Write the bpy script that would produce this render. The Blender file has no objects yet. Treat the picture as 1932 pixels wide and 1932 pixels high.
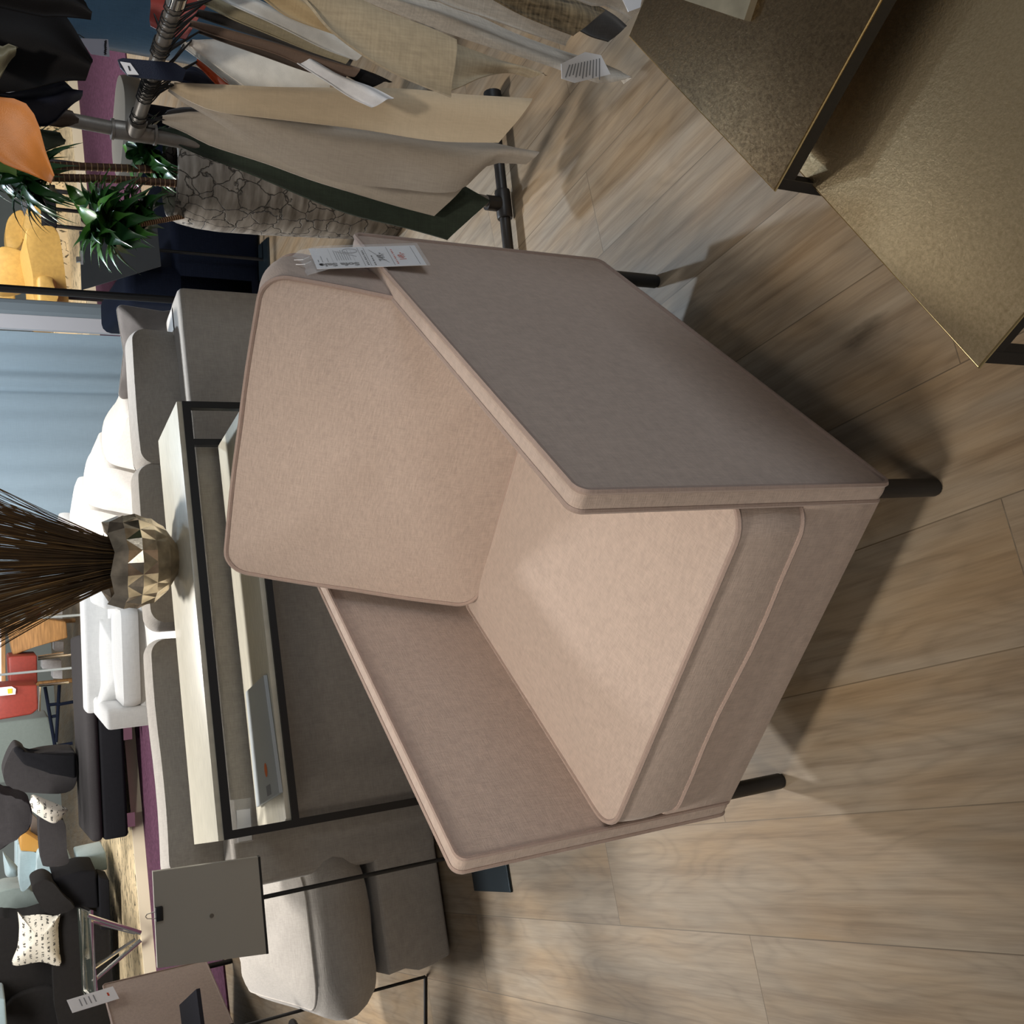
import bpy, bmesh, math, random
from mathutils import Vector, Matrix, noise as mnoise
random.seed(7)
S = bpy.context.scene
C = S.collection
PI = math.pi
# ------------------------------------------------------------------ camera
CAM_H, FPX = 1.4557, 1936.74
PITCH, ROLL = math.radians(28.947), math.radians(-1.936)
FW = Vector((0, math.cos(PITCH), -math.sin(PITCH)))
_r = Vector((1, 0, 0)); _u = _r.cross(FW)
RT = math.cos(ROLL)*_r + math.sin(ROLL)*_u
UP = -math.sin(ROLL)*_r + math.cos(ROLL)*_u
EYE = Vector((0, 0, CAM_H))
cd = bpy.data.cameras.new('camera'); cam = bpy.data.objects.new('camera', cd); C.objects.link(cam)
cd.sensor_width = 36; cd.lens = 36*FPX/1932; cd.clip_start = .02; cd.clip_end = 60
mx = Matrix((( -UP.x, RT.x, -FW.x, 0), (-UP.y, RT.y, -FW.y, 0), (-UP.z, RT.z, -FW.z, CAM_H), (0, 0, 0, 1)))
cam.matrix_world = mx                      # the phone was held on its side: world up is picture left
S.camera = cam
# ------------------------------------------------------------------ world, light, exposure
S.view_settings.view_transform = 'Standard'; S.view_settings.look = 'None'
S.view_settings.exposure = 0.0; S.view_settings.gamma = 1; S.view_settings.use_curve_mapping = False
W = bpy.data.worlds.new('world'); S.world = W; W.use_nodes = True
W.node_tree.nodes['Background'].inputs[0].default_value = (.92, .92, .95, 1)
W.node_tree.nodes['Background'].inputs[1].default_value = .145
def spot(name, loc, target, energy, angle, blend, color, radius):
    l = bpy.data.lights.new(name, 'SPOT'); l.energy = energy; l.spot_size = math.radians(angle); l.spot_blend = blend
    l.color = color; l.shadow_soft_size = radius
    o = bpy.data.objects.new(name, l); C.objects.link(o); o.location = loc
    o.rotation_euler = (Vector(target)-Vector(loc)).to_track_quat('-Z', 'Y').to_euler()
def area(name, loc, target, energy, sx, sy, color):
    l = bpy.data.lights.new(name, 'AREA'); l.energy = energy; l.shape = 'RECTANGLE'; l.size = sx; l.size_y = sy; l.color = color
    o = bpy.data.objects.new(name, l); C.objects.link(o); o.location = loc
    o.rotation_euler = (Vector(target)-Vector(loc)).to_track_quat('-Z', 'Y').to_euler()
WARM = (1, .90, .78); NEUT = (1, .97, .93); COOL = (.82, .91, 1)
spot('track_spot_chair', (-.60, 1.00, 2.95), (-.14, 1.72, .4), 190, 45, 1, WARM, .18)
spot('track_spot_front', (-1.3, -.9, 2.5), (-.45, 1.25, .2), 120, 60, 1, WARM, .45)
spot('track_spot_sofa', (-.55, 5.0, 2.95), (-.45, 4.35, .6), 480, 94, .6, NEUT, .2)
spot('fill_spot_loveseat', (-.8, 4.4, 2.95), (-.9, 7.0, .4), 165, 60, .7, NEUT, .15)  # added lamp, brightens the loveseat's front
spot('track_spot_back', (.62, 5.3, 2.9), (.95, 2.35, .0), 330, 36, .7, (.70, .84, 1), .09)
spot('track_spot_rack', (.35, .75, 2.95), (1.05, 2.1, .90), 100, 30, .8, WARM, .10)
area('fill_side', (2.6, -.3, 1.75), (.2, 1.5, .5), 26, 1.6, 1.0, COOL)  # added soft fill from the right front, brightens the armchair's outer arm
area('track_row_far', (-2.3, 7.6, 3.3), (-2.9, 10.2, .2), 235, 3, 1, NEUT)
area('track_row_far_side', (3.0, 8.4, 3.3), (3.4, 11.5, .2), 240, 3, 1, NEUT)
area('track_row_dining', (-1.5, 11.2, 3.3), (-1.7, 13.6, .2), 110, 2.5, 1, NEUT)
spot('track_spot_curtain', (.2, 4.9, 2.95), (.75, 6.9, .95), 230, 80, 1, COOL, .2)
spot('track_spot_left', (-2.4, 4.3, 2.9), (-1.75, 3.35, .2), 340, 62, .9, NEUT, .3)

# ------------------------------------------------------------------ picture ray helpers (for taking positions off the photo)
def ray(x, y): return FW*FPX + RT*((1932-y)-966) + UP*(966-x)
def atZ(x, y, z=0):
    d = ray(x, y); return EYE + d*((z-CAM_H)/d.z)
def atY(x, y, Y):
    d = ray(x, y); return EYE + d*(Y/d.y)
def atP(x, y, p0, n):
    d = ray(x, y); return EYE + d*((p0-EYE).dot(n)/d.dot(n))
def atV(x, y, px, py):
    d = ray(x, y); return EYE + d*(math.hypot(px, py)/math.hypot(d.x, d.y))

# ------------------------------------------------------------------ materials
def mat(name, col, rough=.6, metal=0, var=0, vscale=8, bump=0, bscale=200, spec=.5, sheen=0, coat=0, stretch=None, col2=None, lo=.35, hi=.65, alpha=1, trans=0, emis=None):
    m = bpy.data.materials.new(name); m.use_nodes = True
    nt = m.node_tree; N = nt.nodes; K = nt.links; b = N['Principled BSDF']
    b.inputs['Base Color'].default_value = (*col, 1); b.inputs['Roughness'].default_value = rough
    b.inputs['Metallic'].default_value = metal; b.inputs['Specular IOR Level'].default_value = spec
    if sheen: b.inputs['Sheen Weight'].default_value = sheen; b.inputs['Sheen Roughness'].default_value = .5
    if coat: b.inputs['Coat Weight'].default_value = coat
    if alpha < 1: b.inputs['Alpha'].default_value = alpha
    if trans: b.inputs['Transmission Weight'].default_value = trans
    tc = N.new('ShaderNodeTexCoord'); mp = N.new('ShaderNodeMapping'); K.new(tc.outputs['Object'], mp.inputs[0])
    if stretch: mp.inputs['Scale'].default_value = stretch
    if var or col2:
        n = N.new('ShaderNodeTexNoise'); n.inputs['Scale'].default_value = vscale; n.inputs['Detail'].default_value = 6
        K.new(mp.outputs[0], n.inputs[0])
        r = N.new('ShaderNodeValToRGB'); r.color_ramp.elements[0].position = lo; r.color_ramp.elements[1].position = hi
        c2 = col2 or tuple(c*(1-var) for c in col)
        r.color_ramp.elements[0].color = (*c2, 1); r.color_ramp.elements[1].color = (*(col if col2 else tuple(min(1, c*(1+var)) for c in col)), 1)
        K.new(n.outputs['Fac'], r.inputs[0]); K.new(r.outputs[0], b.inputs['Base Color'])
    if bump:
        n2 = N.new('ShaderNodeTexNoise'); n2.inputs['Scale'].default_value = bscale; n2.inputs['Detail'].default_value = 3
        K.new(mp.outputs[0], n2.inputs[0])
        bp = N.new('ShaderNodeBump'); bp.inputs['Strength'].default_value = bump; bp.inputs['Distance'].default_value = .002
        K.new(n2.outputs['Fac'], bp.inputs['Height']); K.new(bp.outputs[0], b.inputs['Normal'])
    return m
def fabric(name, col, amt=.12, sc=1.0, rough=.9, sheen=.25, bump=.35, slub=0, spec=.25):
    """woven cloth: two crossed thread noises plus a broad mottle"""
    m = bpy.data.materials.new(name); m.use_nodes = True
    nt = m.node_tree; N = nt.nodes; K = nt.links; b = N['Principled BSDF']
    b.inputs['Roughness'].default_value = rough; b.inputs['Specular IOR Level'].default_value = spec
    b.inputs['Sheen Weight'].default_value = sheen; b.inputs['Sheen Roughness'].default_value = .5
    tc = N.new('ShaderNodeTexCoord'); outs = []
    for s in ((700, 60, 60), (60, 700, 60), (60, 60, 700)):
        mp = N.new('ShaderNodeMapping'); mp.inputs['Scale'].default_value = tuple(v*sc for v in s)
        K.new(tc.outputs['Object'], mp.inputs[0])
        n = N.new('ShaderNodeTexNoise'); n.inputs['Scale'].default_value = 1; n.inputs['Detail'].default_value = 2
        K.new(mp.outputs[0], n.inputs[0]); outs.append(n)
    a1 = N.new('ShaderNodeMath'); a1.operation = 'ADD'; K.new(outs[0].outputs['Fac'], a1.inputs[0]); K.new(outs[1].outputs['Fac'], a1.inputs[1])
    a2 = N.new('ShaderNodeMath'); a2.operation = 'ADD'; K.new(a1.outputs[0], a2.inputs[0]); K.new(outs[2].outputs['Fac'], a2.inputs[1])
    mr = N.new('ShaderNodeMapRange'); mr.inputs[1].default_value = 1.1; mr.inputs[2].default_value = 1.9
    mr.inputs[3].default_value = 1-amt; mr.inputs[4].default_value = 1+amt; K.new(a2.outputs[0], mr.inputs[0])
    mx = N.new('ShaderNodeVectorMath'); mx.operation = 'SCALE'; mx.inputs[0].default_value = col
    K.new(mr.outputs[0], mx.inputs['Scale']); K.new(mx.outputs[0], b.inputs['Base Color'])
    bp = N.new('ShaderNodeBump'); bp.inputs['Strength'].default_value = bump; bp.inputs['Distance'].default_value = .0012
    K.new(a2.outputs[0], bp.inputs['Height']); K.new(bp.outputs[0], b.inputs['Normal'])
    return m
def leather(name, col, rough=.45): return mat(name, col, rough, var=.08, vscale=30, bump=.25, bscale=500, spec=.5)

def wood_floor():
    m = bpy.data.materials.new('oak_vinyl_planks'); m.use_nodes = True
    nt = m.node_tree; N = nt.nodes; K = nt.links; b = N['Principled BSDF']
    tc = N.new('ShaderNodeTexCoord'); mp = N.new('ShaderNodeMapping'); K.new(tc.outputs['Object'], mp.inputs[0])
    mp.inputs['Rotation'].default_value = (0, 0, math.radians(-106.4)); mp.inputs['Location'].default_value = (.35, .06, 0)
    br = N.new('ShaderNodeTexBrick'); K.new(mp.outputs[0], br.inputs[0])
    br.inputs['Scale'].default_value = 1; br.inputs['Brick Width'].default_value = 1.35; br.inputs['Row Height'].default_value = .23
    br.inputs['Mortar Size'].default_value = .0012; br.inputs['Mortar Smooth'].default_value = .2; br.inputs['Bias'].default_value = 0
    br.inputs['Color1'].default_value = (0, 0, 0, 1); br.inputs['Color2'].default_value = (1, 1, 1, 1); br.inputs['Mortar'].default_value = (.5, .5, .5, 1)
    br.offset = .37
    # every plank gets its own slice of the grain
    ad = N.new('ShaderNodeVectorMath'); ad.operation = 'MULTIPLY_ADD'; ad.inputs[1].default_value = (7.3, 3.1, 11.7)
    K.new(br.outputs['Color'], ad.inputs[0]); K.new(mp.outputs[0], ad.inputs[2])
    st = N.new('ShaderNodeMapping'); st.inputs['Scale'].default_value = (.8, 20, 1); K.new(ad.outputs[0], st.inputs[0])
    g1 = N.new('ShaderNodeTexNoise'); g1.inputs['Scale'].default_value = 2.2; g1.inputs['Detail'].default_value = 8; g1.inputs['Roughness'].default_value = .65; g1.inputs['Distortion'].default_value = .25
    K.new(st.outputs[0], g1.inputs[0])
    # cathedral grain: contour lines of a slow stretched noise
    sc = N.new('ShaderNodeMapping'); sc.inputs['Scale'].default_value = (1.1, 4.2, 1); K.new(ad.outputs[0], sc.inputs[0])
    g2 = N.new('ShaderNodeTexNoise'); g2.inputs['Scale'].default_value = 1.3; g2.inputs['Detail'].default_value = 2.5; K.new(sc.outputs[0], g2.inputs[0])
    mu = N.new('ShaderNodeMath'); mu.operation = 'MULTIPLY'; mu.inputs[1].default_value = 15; K.new(g2.outputs['Fac'], mu.inputs[0])
    fr = N.new('ShaderNodeMath'); fr.operation = 'PINGPONG'; fr.inputs[1].default_value = .5; K.new(mu.outputs[0], fr.inputs[0])
    r2 = N.new('ShaderNodeMapRange'); r2.inputs[1].default_value = 0; r2.inputs[2].default_value = .30; r2.inputs[3].default_value = .88; r2.inputs[4].default_value = 1; K.new(fr.outputs[0], r2.inputs[0])
    # fine pores
    sf = N.new('ShaderNodeMapping'); sf.inputs['Scale'].default_value = (14, 240, 1); K.new(ad.outputs[0], sf.inputs[0])
    g3 = N.new('ShaderNodeTexNoise'); g3.inputs['Scale'].default_value = 1; g3.inputs['Detail'].default_value = 3; K.new(sf.outputs[0], g3.inputs[0])
    r3 = N.new('ShaderNodeMapRange'); r3.inputs[1].default_value = .35; r3.inputs[2].default_value = .65; r3.inputs[3].default_value = .93; r3.inputs[4].default_value = 1.03; K.new(g3.outputs['Fac'], r3.inputs[0])
    cr = N.new('ShaderNodeValToRGB'); e = cr.color_ramp.elements
    e[0].position = .22; e[0].color = (.185, .138, .094, 1); e[1].position = .8; e[1].color = (.360, .298, .222, 1)
    e2 = cr.color_ramp.elements.new(.5); e2.color = (.295, .238, .172, 1)
    K.new(g1.outputs['Fac'], cr.inputs[0])
    m1 = N.new('ShaderNodeVectorMath'); m1.operation = 'SCALE'; K.new(cr.outputs[0], m1.inputs[0]); K.new(r2.outputs[0], m1.inputs['Scale'])
    m2 = N.new('ShaderNodeVectorMath'); m2.operation = 'SCALE'; K.new(m1.outputs[0], m2.inputs[0]); K.new(r3.outputs[0], m2.inputs['Scale'])
    # plank tone and joints
    pt = N.new('ShaderNodeMapRange'); pt.inputs[3].default_value = .9; pt.inputs[4].default_value = 1.08
    sp = N.new('ShaderNodeSeparateColor'); K.new(br.outputs['Color'], sp.inputs[0]); K.new(sp.outputs[0], pt.inputs[0])
    m3 = N.new('ShaderNodeVectorMath'); m3.operation = 'SCALE'; K.new(m2.outputs[0], m3.inputs[0]); K.new(pt.outputs[0], m3.inputs['Scale'])
    jt = N.new('ShaderNodeMapRange'); jt.inputs[3].default_value = 1; jt.inputs[4].default_value = .55; K.new(br.outputs['Fac'], jt.inputs[0])
    m4 = N.new('ShaderNodeVectorMath'); m4.operation = 'SCALE'; K.new(m3.outputs[0], m4.inputs[0]); K.new(jt.outputs[0], m4.inputs['Scale'])
    n5 = N.new('ShaderNodeTexNoise'); n5.inputs['Scale'].default_value = 2.2; n5.inputs['Detail'].default_value = 3; K.new(sc.outputs[0], n5.inputs[0])
    c5 = N.new('ShaderNodeValToRGB'); c5.color_ramp.elements[0].position = .38; c5.color_ramp.elements[0].color = (1, 1, 1, 1); c5.color_ramp.elements[1].position = .68; c5.color_ramp.elements[1].color = (1, .88, .72, 1); K.new(n5.outputs['Fac'], c5.inputs[0])
    m5 = N.new('ShaderNodeVectorMath'); m5.operation = 'MULTIPLY'; K.new(m4.outputs[0], m5.inputs[0]); K.new(c5.outputs[0], m5.inputs[1])
    # knots: small dark spots with a soft ring, few and far between
    kv = N.new('ShaderNodeTexVoronoi'); kv.inputs['Scale'].default_value = 1.0; km = N.new('ShaderNodeMapping'); km.inputs['Scale'].default_value = (1.7, 4.5, 1); K.new(ad.outputs[0], km.inputs[0])
    kn = N.new('ShaderNodeTexNoise'); kn.inputs['Scale'].default_value = 14; kx = N.new('ShaderNodeVectorMath'); kx.operation = 'MULTIPLY_ADD'; kx.inputs[1].default_value = (.12, .12, 0); K.new(km.outputs[0], kn.inputs[0]); K.new(kn.outputs['Color'], kx.inputs[0]); K.new(km.outputs[0], kx.inputs[2]); K.new(kx.outputs[0], kv.inputs[0])
    kr = N.new('ShaderNodeMapRange'); kr.inputs[1].default_value = .03; kr.inputs[2].default_value = .11; kr.inputs[3].default_value = .5; kr.inputs[4].default_value = 1; K.new(kv.outputs['Distance'], kr.inputs[0])
    m6 = N.new('ShaderNodeVectorMath'); m6.operation = 'SCALE'; K.new(m5.outputs[0], m6.inputs[0]); K.new(kr.outputs[0], m6.inputs['Scale'])
    K.new(m6.outputs[0], b.inputs['Base Color']); b.inputs['Roughness'].default_value = .5; b.inputs['Specular IOR Level'].default_value = .35
    bp = N.new('ShaderNodeBump'); bp.inputs['Strength'].default_value = .15; bp.inputs['Distance'].default_value = .001
    K.new(g3.outputs['Fac'], bp.inputs['Height']); K.new(bp.outputs[0], b.inputs['Normal'])
    return m
def speckled_board():
    m = mat('speckled_pale_board', (.78, .62, .38), .6, var=.12, vscale=3, bump=.2, bscale=40)
    nt = m.node_tree; N = nt.nodes; K = nt.links; b = N['Principled BSDF']
    src = b.inputs['Base Color'].links[0].from_socket
    tc = N.new('ShaderNodeTexCoord'); mp = N.new('ShaderNodeMapping'); mp.inputs['Scale'].default_value = (9, 22, 9); K.new(tc.outputs['Object'], mp.inputs[0])
    n = N.new('ShaderNodeTexNoise'); n.inputs['Scale'].default_value = 1; n.inputs['Detail'].default_value = 4; n.inputs['Distortion'].default_value = 1.2; K.new(mp.outputs[0], n.inputs[0])
    r = N.new('ShaderNodeMapRange'); r.inputs[1].default_value = .565; r.inputs[2].default_value = .62; r.inputs[3].default_value = 1; r.inputs[4].default_value = .12; K.new(n.outputs['Fac'], r.inputs[0])
    s = N.new('ShaderNodeVectorMath'); s.operation = 'SCALE'; K.new(src, s.inputs[0]); K.new(r.outputs[0], s.inputs['Scale']); K.new(s.outputs[0], b.inputs['Base Color'])
    return m
def cracked_pot():
    m = bpy.data.materials.new('cracked_grey_clay'); m.use_nodes = True
    nt = m.node_tree; N = nt.nodes; K = nt.links; b = N['Principled BSDF']; b.inputs['Roughness'].default_value = .75
    tc = N.new('ShaderNodeTexCoord')
    nz = N.new('ShaderNodeTexNoise'); nz.inputs['Scale'].default_value = 14; nz.inputs['Detail'].default_value = 7; K.new(tc.outputs['Object'], nz.inputs[0])
    ml = N.new('ShaderNodeVectorMath'); ml.operation = 'MULTIPLY_ADD'; ml.inputs[1].default_value = (.07, .07, .07); K.new(nz.outputs['Color'], ml.inputs[0]); K.new(tc.outputs['Object'], ml.inputs[2])
    mp = N.new('ShaderNodeMapping'); mp.inputs['Scale'].default_value = (1, 1, .75); K.new(ml.outputs[0], mp.inputs[0])
    v = N.new('ShaderNodeTexVoronoi'); v.feature = 'DISTANCE_TO_EDGE'; v.inputs['Scale'].default_value = 17; K.new(mp.outputs[0], v.inputs[0])
    r = N.new('ShaderNodeMapRange'); r.inputs[1].default_value = 0; r.inputs[2].default_value = .03; r.inputs[3].default_value = .15; r.inputs[4].default_value = 1; K.new(v.outputs['Distance'], r.inputs[0])
    n2 = N.new('ShaderNodeTexNoise'); n2.inputs['Scale'].default_value = 9; n2.inputs['Detail'].default_value = 8
    ms = N.new('ShaderNodeMapping'); ms.inputs['Scale'].default_value = (1, 1, 5); K.new(tc.outputs['Object'], ms.inputs[0]); K.new(ms.outputs[0], n2.inputs[0])
    cr = N.new('ShaderNodeValToRGB'); cr.color_ramp.elements[0].position = .3; cr.color_ramp.elements[0].color = (.12, .098, .075, 1); cr.color_ramp.elements[1].position = .75; cr.color_ramp.elements[1].color = (.42, .375, .32, 1); K.new(n2.outputs['Fac'], cr.inputs[0])
    s = N.new('ShaderNodeVectorMath'); s.operation = 'SCALE'; K.new(cr.outputs[0], s.inputs[0]); K.new(r.outputs[0], s.inputs['Scale']); K.new(s.outputs[0], b.inputs['Base Color'])
    bp = N.new('ShaderNodeBump'); bp.inputs['Strength'].default_value = .8; bp.inputs['Distance'].default_value = .006; K.new(r.outputs[0], bp.inputs['Height']); K.new(bp.outputs[0], b.inputs['Normal'])
    return m
def aged_brass(name, c1, c2, rough):
    m = bpy.data.materials.new(name); m.use_nodes = True
    nt = m.node_tree; N = nt.nodes; K = nt.links; b = N['Principled BSDF']; b.inputs['Metallic'].default_value = 1
    tc = N.new('ShaderNodeTexCoord')
    n1 = N.new('ShaderNodeTexNoise'); n1.inputs['Scale'].default_value = 5; n1.inputs['Detail'].default_value = 5; K.new(tc.outputs['Object'], n1.inputs[0])
    n2 = N.new('ShaderNodeTexNoise'); n2.inputs['Scale'].default_value = 170; n2.inputs['Detail'].default_value = 5; n2.inputs['Roughness'].default_value = .75; K.new(tc.outputs['Object'], n2.inputs[0])
    ad = N.new('ShaderNodeMath'); ad.operation = 'MULTIPLY_ADD'; ad.inputs[1].default_value = .8; K.new(n2.outputs['Fac'], ad.inputs[0])
    hf = N.new('ShaderNodeMath'); hf.operation = 'MULTIPLY'; hf.inputs[1].default_value = .35; K.new(n1.outputs['Fac'], hf.inputs[0]); K.new(hf.outputs[0], ad.inputs[2])
    cr = N.new('ShaderNodeValToRGB'); cr.color_ramp.elements[0].position = .38; cr.color_ramp.elements[0].color = (*c1, 1); cr.color_ramp.elements[1].position = .68; cr.color_ramp.elements[1].color = (*c2, 1)
    K.new(ad.outputs[0], cr.inputs[0]); K.new(cr.outputs[0], b.inputs['Base Color'])
    rr = N.new('ShaderNodeMapRange'); rr.inputs[1].default_value = .35; rr.inputs[2].default_value = .65; rr.inputs[3].default_value = rough+.12; rr.inputs[4].default_value = rough-.05; K.new(ad.outputs[0], rr.inputs[0]); K.new(rr.outputs[0], b.inputs['Roughness'])
    bp = N.new('ShaderNodeBump'); bp.inputs['Strength'].default_value = .4; bp.inputs['Distance'].default_value = .002; K.new(n2.outputs['Fac'], bp.inputs['Height']); K.new(bp.outputs[0], b.inputs['Normal'])
    return m
def patterned_cloth():
    m = fabric('patterned_cloth', (.78, .73, .62), .06)
    nt = m.node_tree; N = nt.nodes; K = nt.links; b = N['Principled BSDF']; src = b.inputs['Base Color'].links[0].from_socket
    tc = N.new('ShaderNodeTexCoord'); br = N.new('ShaderNodeTexBrick'); mp = N.new('ShaderNodeMapping'); mp.inputs['Rotation'].default_value = (PI/2, 0, 0)
    K.new(tc.outputs['Object'], mp.inputs[0]); K.new(mp.outputs[0], br.inputs[0]); br.inputs['Scale'].default_value = 1; br.inputs['Brick Width'].default_value = .085; br.inputs['Row Height'].default_value = .05
    br.inputs['Mortar Size'].default_value = .0155; br.inputs['Mortar Smooth'].default_value = .1
    n = N.new('ShaderNodeTexNoise'); n.inputs['Scale'].default_value = 60; K.new(tc.outputs['Object'], n.inputs[0])
    gt = N.new('ShaderNodeMath'); gt.operation = 'GREATER_THAN'; gt.inputs[1].default_value = .5; K.new(n.outputs['Fac'], gt.inputs[0])
    iv = N.new('ShaderNodeMath'); iv.operation = 'SUBTRACT'; iv.inputs[0].default_value = 1; K.new(br.outputs['Fac'], iv.inputs[1])
    mm = N.new('ShaderNodeMath'); mm.operation = 'MULTIPLY'; K.new(gt.outputs[0], mm.inputs[0]); K.new(iv.outputs[0], mm.inputs[1])
    mr = N.new('ShaderNodeMapRange'); mr.inputs[3].default_value = 1; mr.inputs[4].default_value = .12; K.new(mm.outputs[0], mr.inputs[0])
    s = N.new('ShaderNodeVectorMath'); s.operation = 'SCALE'; K.new(src, s.inputs[0]); K.new(mr.outputs[0], s.inputs['Scale']); K.new(s.outputs[0], b.inputs['Base Color'])
    return m
def glassy(name, alpha, col=(1, 1, 1), rough=.08):
    m = mat(name, col, rough, alpha=alpha, spec=.6); return m

M = {}
M['floor'] = wood_floor()
M['blush'] = fabric('blush_linen', (.465, .370, .315), .13)
M['blush_seam'] = fabric('blush_piping', (.35, .262, .222), .08)
M['linen'] = fabric('greige_linen_shaded', (.36, .328, .29), .12, .6, slub=1)  # sofa cloth, the shade on its back is put into the colour
M['linen_lit'] = fabric('greige_linen_lit', (.66, .63, .59), .08, .6)  # lit copy of the sofa cloth, brightness of the far side in its colour
M['black'] = mat('black_powder_coat', (.012, .012, .013), .45, bump=.1, bscale=900)
M['iron'] = mat('raw_iron_pipe', (.27, .245, .215), .42, .55, var=.2, vscale=14, bump=.15, bscale=200)
M['iron_dark'] = mat('dark_iron_pipe', (.045, .04, .037), .4, .6, var=.2, vscale=14)
M['brass_dark'] = aged_brass('aged_brass_dark', (.10, .07, .04), (.27, .195, .11), .36)
M['brass'] = aged_brass('aged_brass', (.48, .36, .205), (.70, .55, .33), .40)
M['brass_edge'] = mat('polished_brass_edge', (.85, .62, .28), .22, 1)
M['tray'] = mat('pale_brass_tray', (.45, .39, .27), .5, .5, var=.15, vscale=20)
M['board'] = speckled_board()
M['carpet'] = mat('purple_carpet', (.080, .034, .058), .95, var=.22, vscale=40, bump=.5, bscale=260, spec=.1)
M['pot'] = cracked_pot()
M['soil'] = mat('dark_soil', (.02, .014, .01), .95, bump=.6, bscale=120)
M['table_wood'] = mat('pale_limed_veneer', (.60, .56, .45), .38, var=.10, vscale=6, stretch=(3, 30, 1), coat=.2)
M['vase'] = mat('hammered_bronze', (.60, .50, .37), .26, 1, var=.35, vscale=18, bump=.3, bscale=60)
M['straw'] = mat('dry_grass', (.105, .062, .028), .8, var=.5, vscale=6)
M['straw2'] = mat('dry_grass_golden', (.26, .15, .05), .8, var=.4, vscale=6)
M['sign'] = mat('satin_dark_metal', (.46, .43, .37), .42, .15, var=.03, vscale=2)
M['paper'] = mat('white_paper', (.80, .81, .84), .6)
M['ink'] = mat('black_ink', (.015, .015, .02), .7)
M['grey_ink'] = mat('grey_ink', (.25, .26, .28), .7)
M['red_ink'] = mat('red_ink', (.55, .06, .02), .7)
M['sleeve'] = glassy('clear_plastic_sleeve', .16)
M['curtain'] = fabric('pale_blue_curtain', (.44, .54, .60), .03, .3, sheen=.1)
M['post_white'] = mat('white_post', (.85, .80, .80), .5)
M['post_grey'] = mat('grey_post', (.30, .34, .36), .5)
M['wall'] = mat('sage_grey_paint', (.22, .25, .24), .85, var=.05, vscale=2)
M['wall_dark'] = mat('dark_grey_paint', (.05, .05, .055), .85, var=.05, vscale=2)
M['chrome'] = mat('chrome', (.75, .72, .66), .12, 1)
M['char'] = fabric('charcoal_cloth', (.020, .0185, .018), .1, .4, sheen=.02, spec=.06)
M['char2'] = fabric('dark_grey_cloth', (.042, .039, .040), .1, .4, sheen=.02, spec=.06)
M['blackcloth'] = fabric('black_cloth', (.012, .012, .014), .1, .4, sheen=.02, spec=.06)
M['navy'] = fabric('navy_cloth', (.010, .014, .028), .1, .4, sheen=.02, spec=.06)
M['navy2'] = fabric('blue_velvet', (.075, .155, .25), .08, .5, sheen=.6)
M['slate'] = mat('slate_top', (.085, .095, .105), .5, var=.1, vscale=5)
M['yellow'] = leather('mustard_leather', (.52, .32, .085), .5)
M['red'] = leather('brick_red_leather', (.25, .035, .025), .5)
M['oak'] = mat('oiled_oak', (.36, .19, .07), .45, var=.25, vscale=5, stretch=(1, 1, 9))
M['ochre'] = mat('ochre_lacquer', (.52, .27, .06), .4)
M['ltblue'] = fabric('pale_blue_cloth', (.33, .43, .46), .06, .4)
M['sagecloth'] = fabric('sage_grey_cloth', (.20, .24, .225), .06, .4)
M['greige_shell'] = mat('greige_shell', (.30, .28, .24), .6, var=.05, vscale=5)
M['glass_top'] = mat('smoked_glass', (.05, .065, .055), .04, alpha=.55, spec=.8)
M['pattern'] = patterned_cloth()
M['leaf'] = mat('glossy_leaf', (.030, .105, .024), .28, col2=(.013, .05, .016), vscale=10, lo=.4, hi=.6, coat=.3)
M['leaf_new'] = mat('fresh_leaf', (.085, .24, .03), .3, col2=(.03, .12, .02), vscale=10, coat=.3)
M['stem'] = mat('ringed_cane', (.085, .035, .016), .7, var=.3, vscale=30)
M['stem_ring'] = mat('leaf_scar', (.40, .24, .12), .8)
M['blueplate'] = mat('blue_black_plate', (.03, .045, .058), .3, .7)
M['cord'] = mat('black_cord', (.008, .008, .008), .6)
M['yellowlabel'] = mat('yellow_sticker', (.75, .5, .02), .6)
M['booklet'] = mat('grey_blue_card', (.44, .48, .50), .35)
M['orange_ink'] = mat('orange_ink', (.75, .17, .03), .5)

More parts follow.
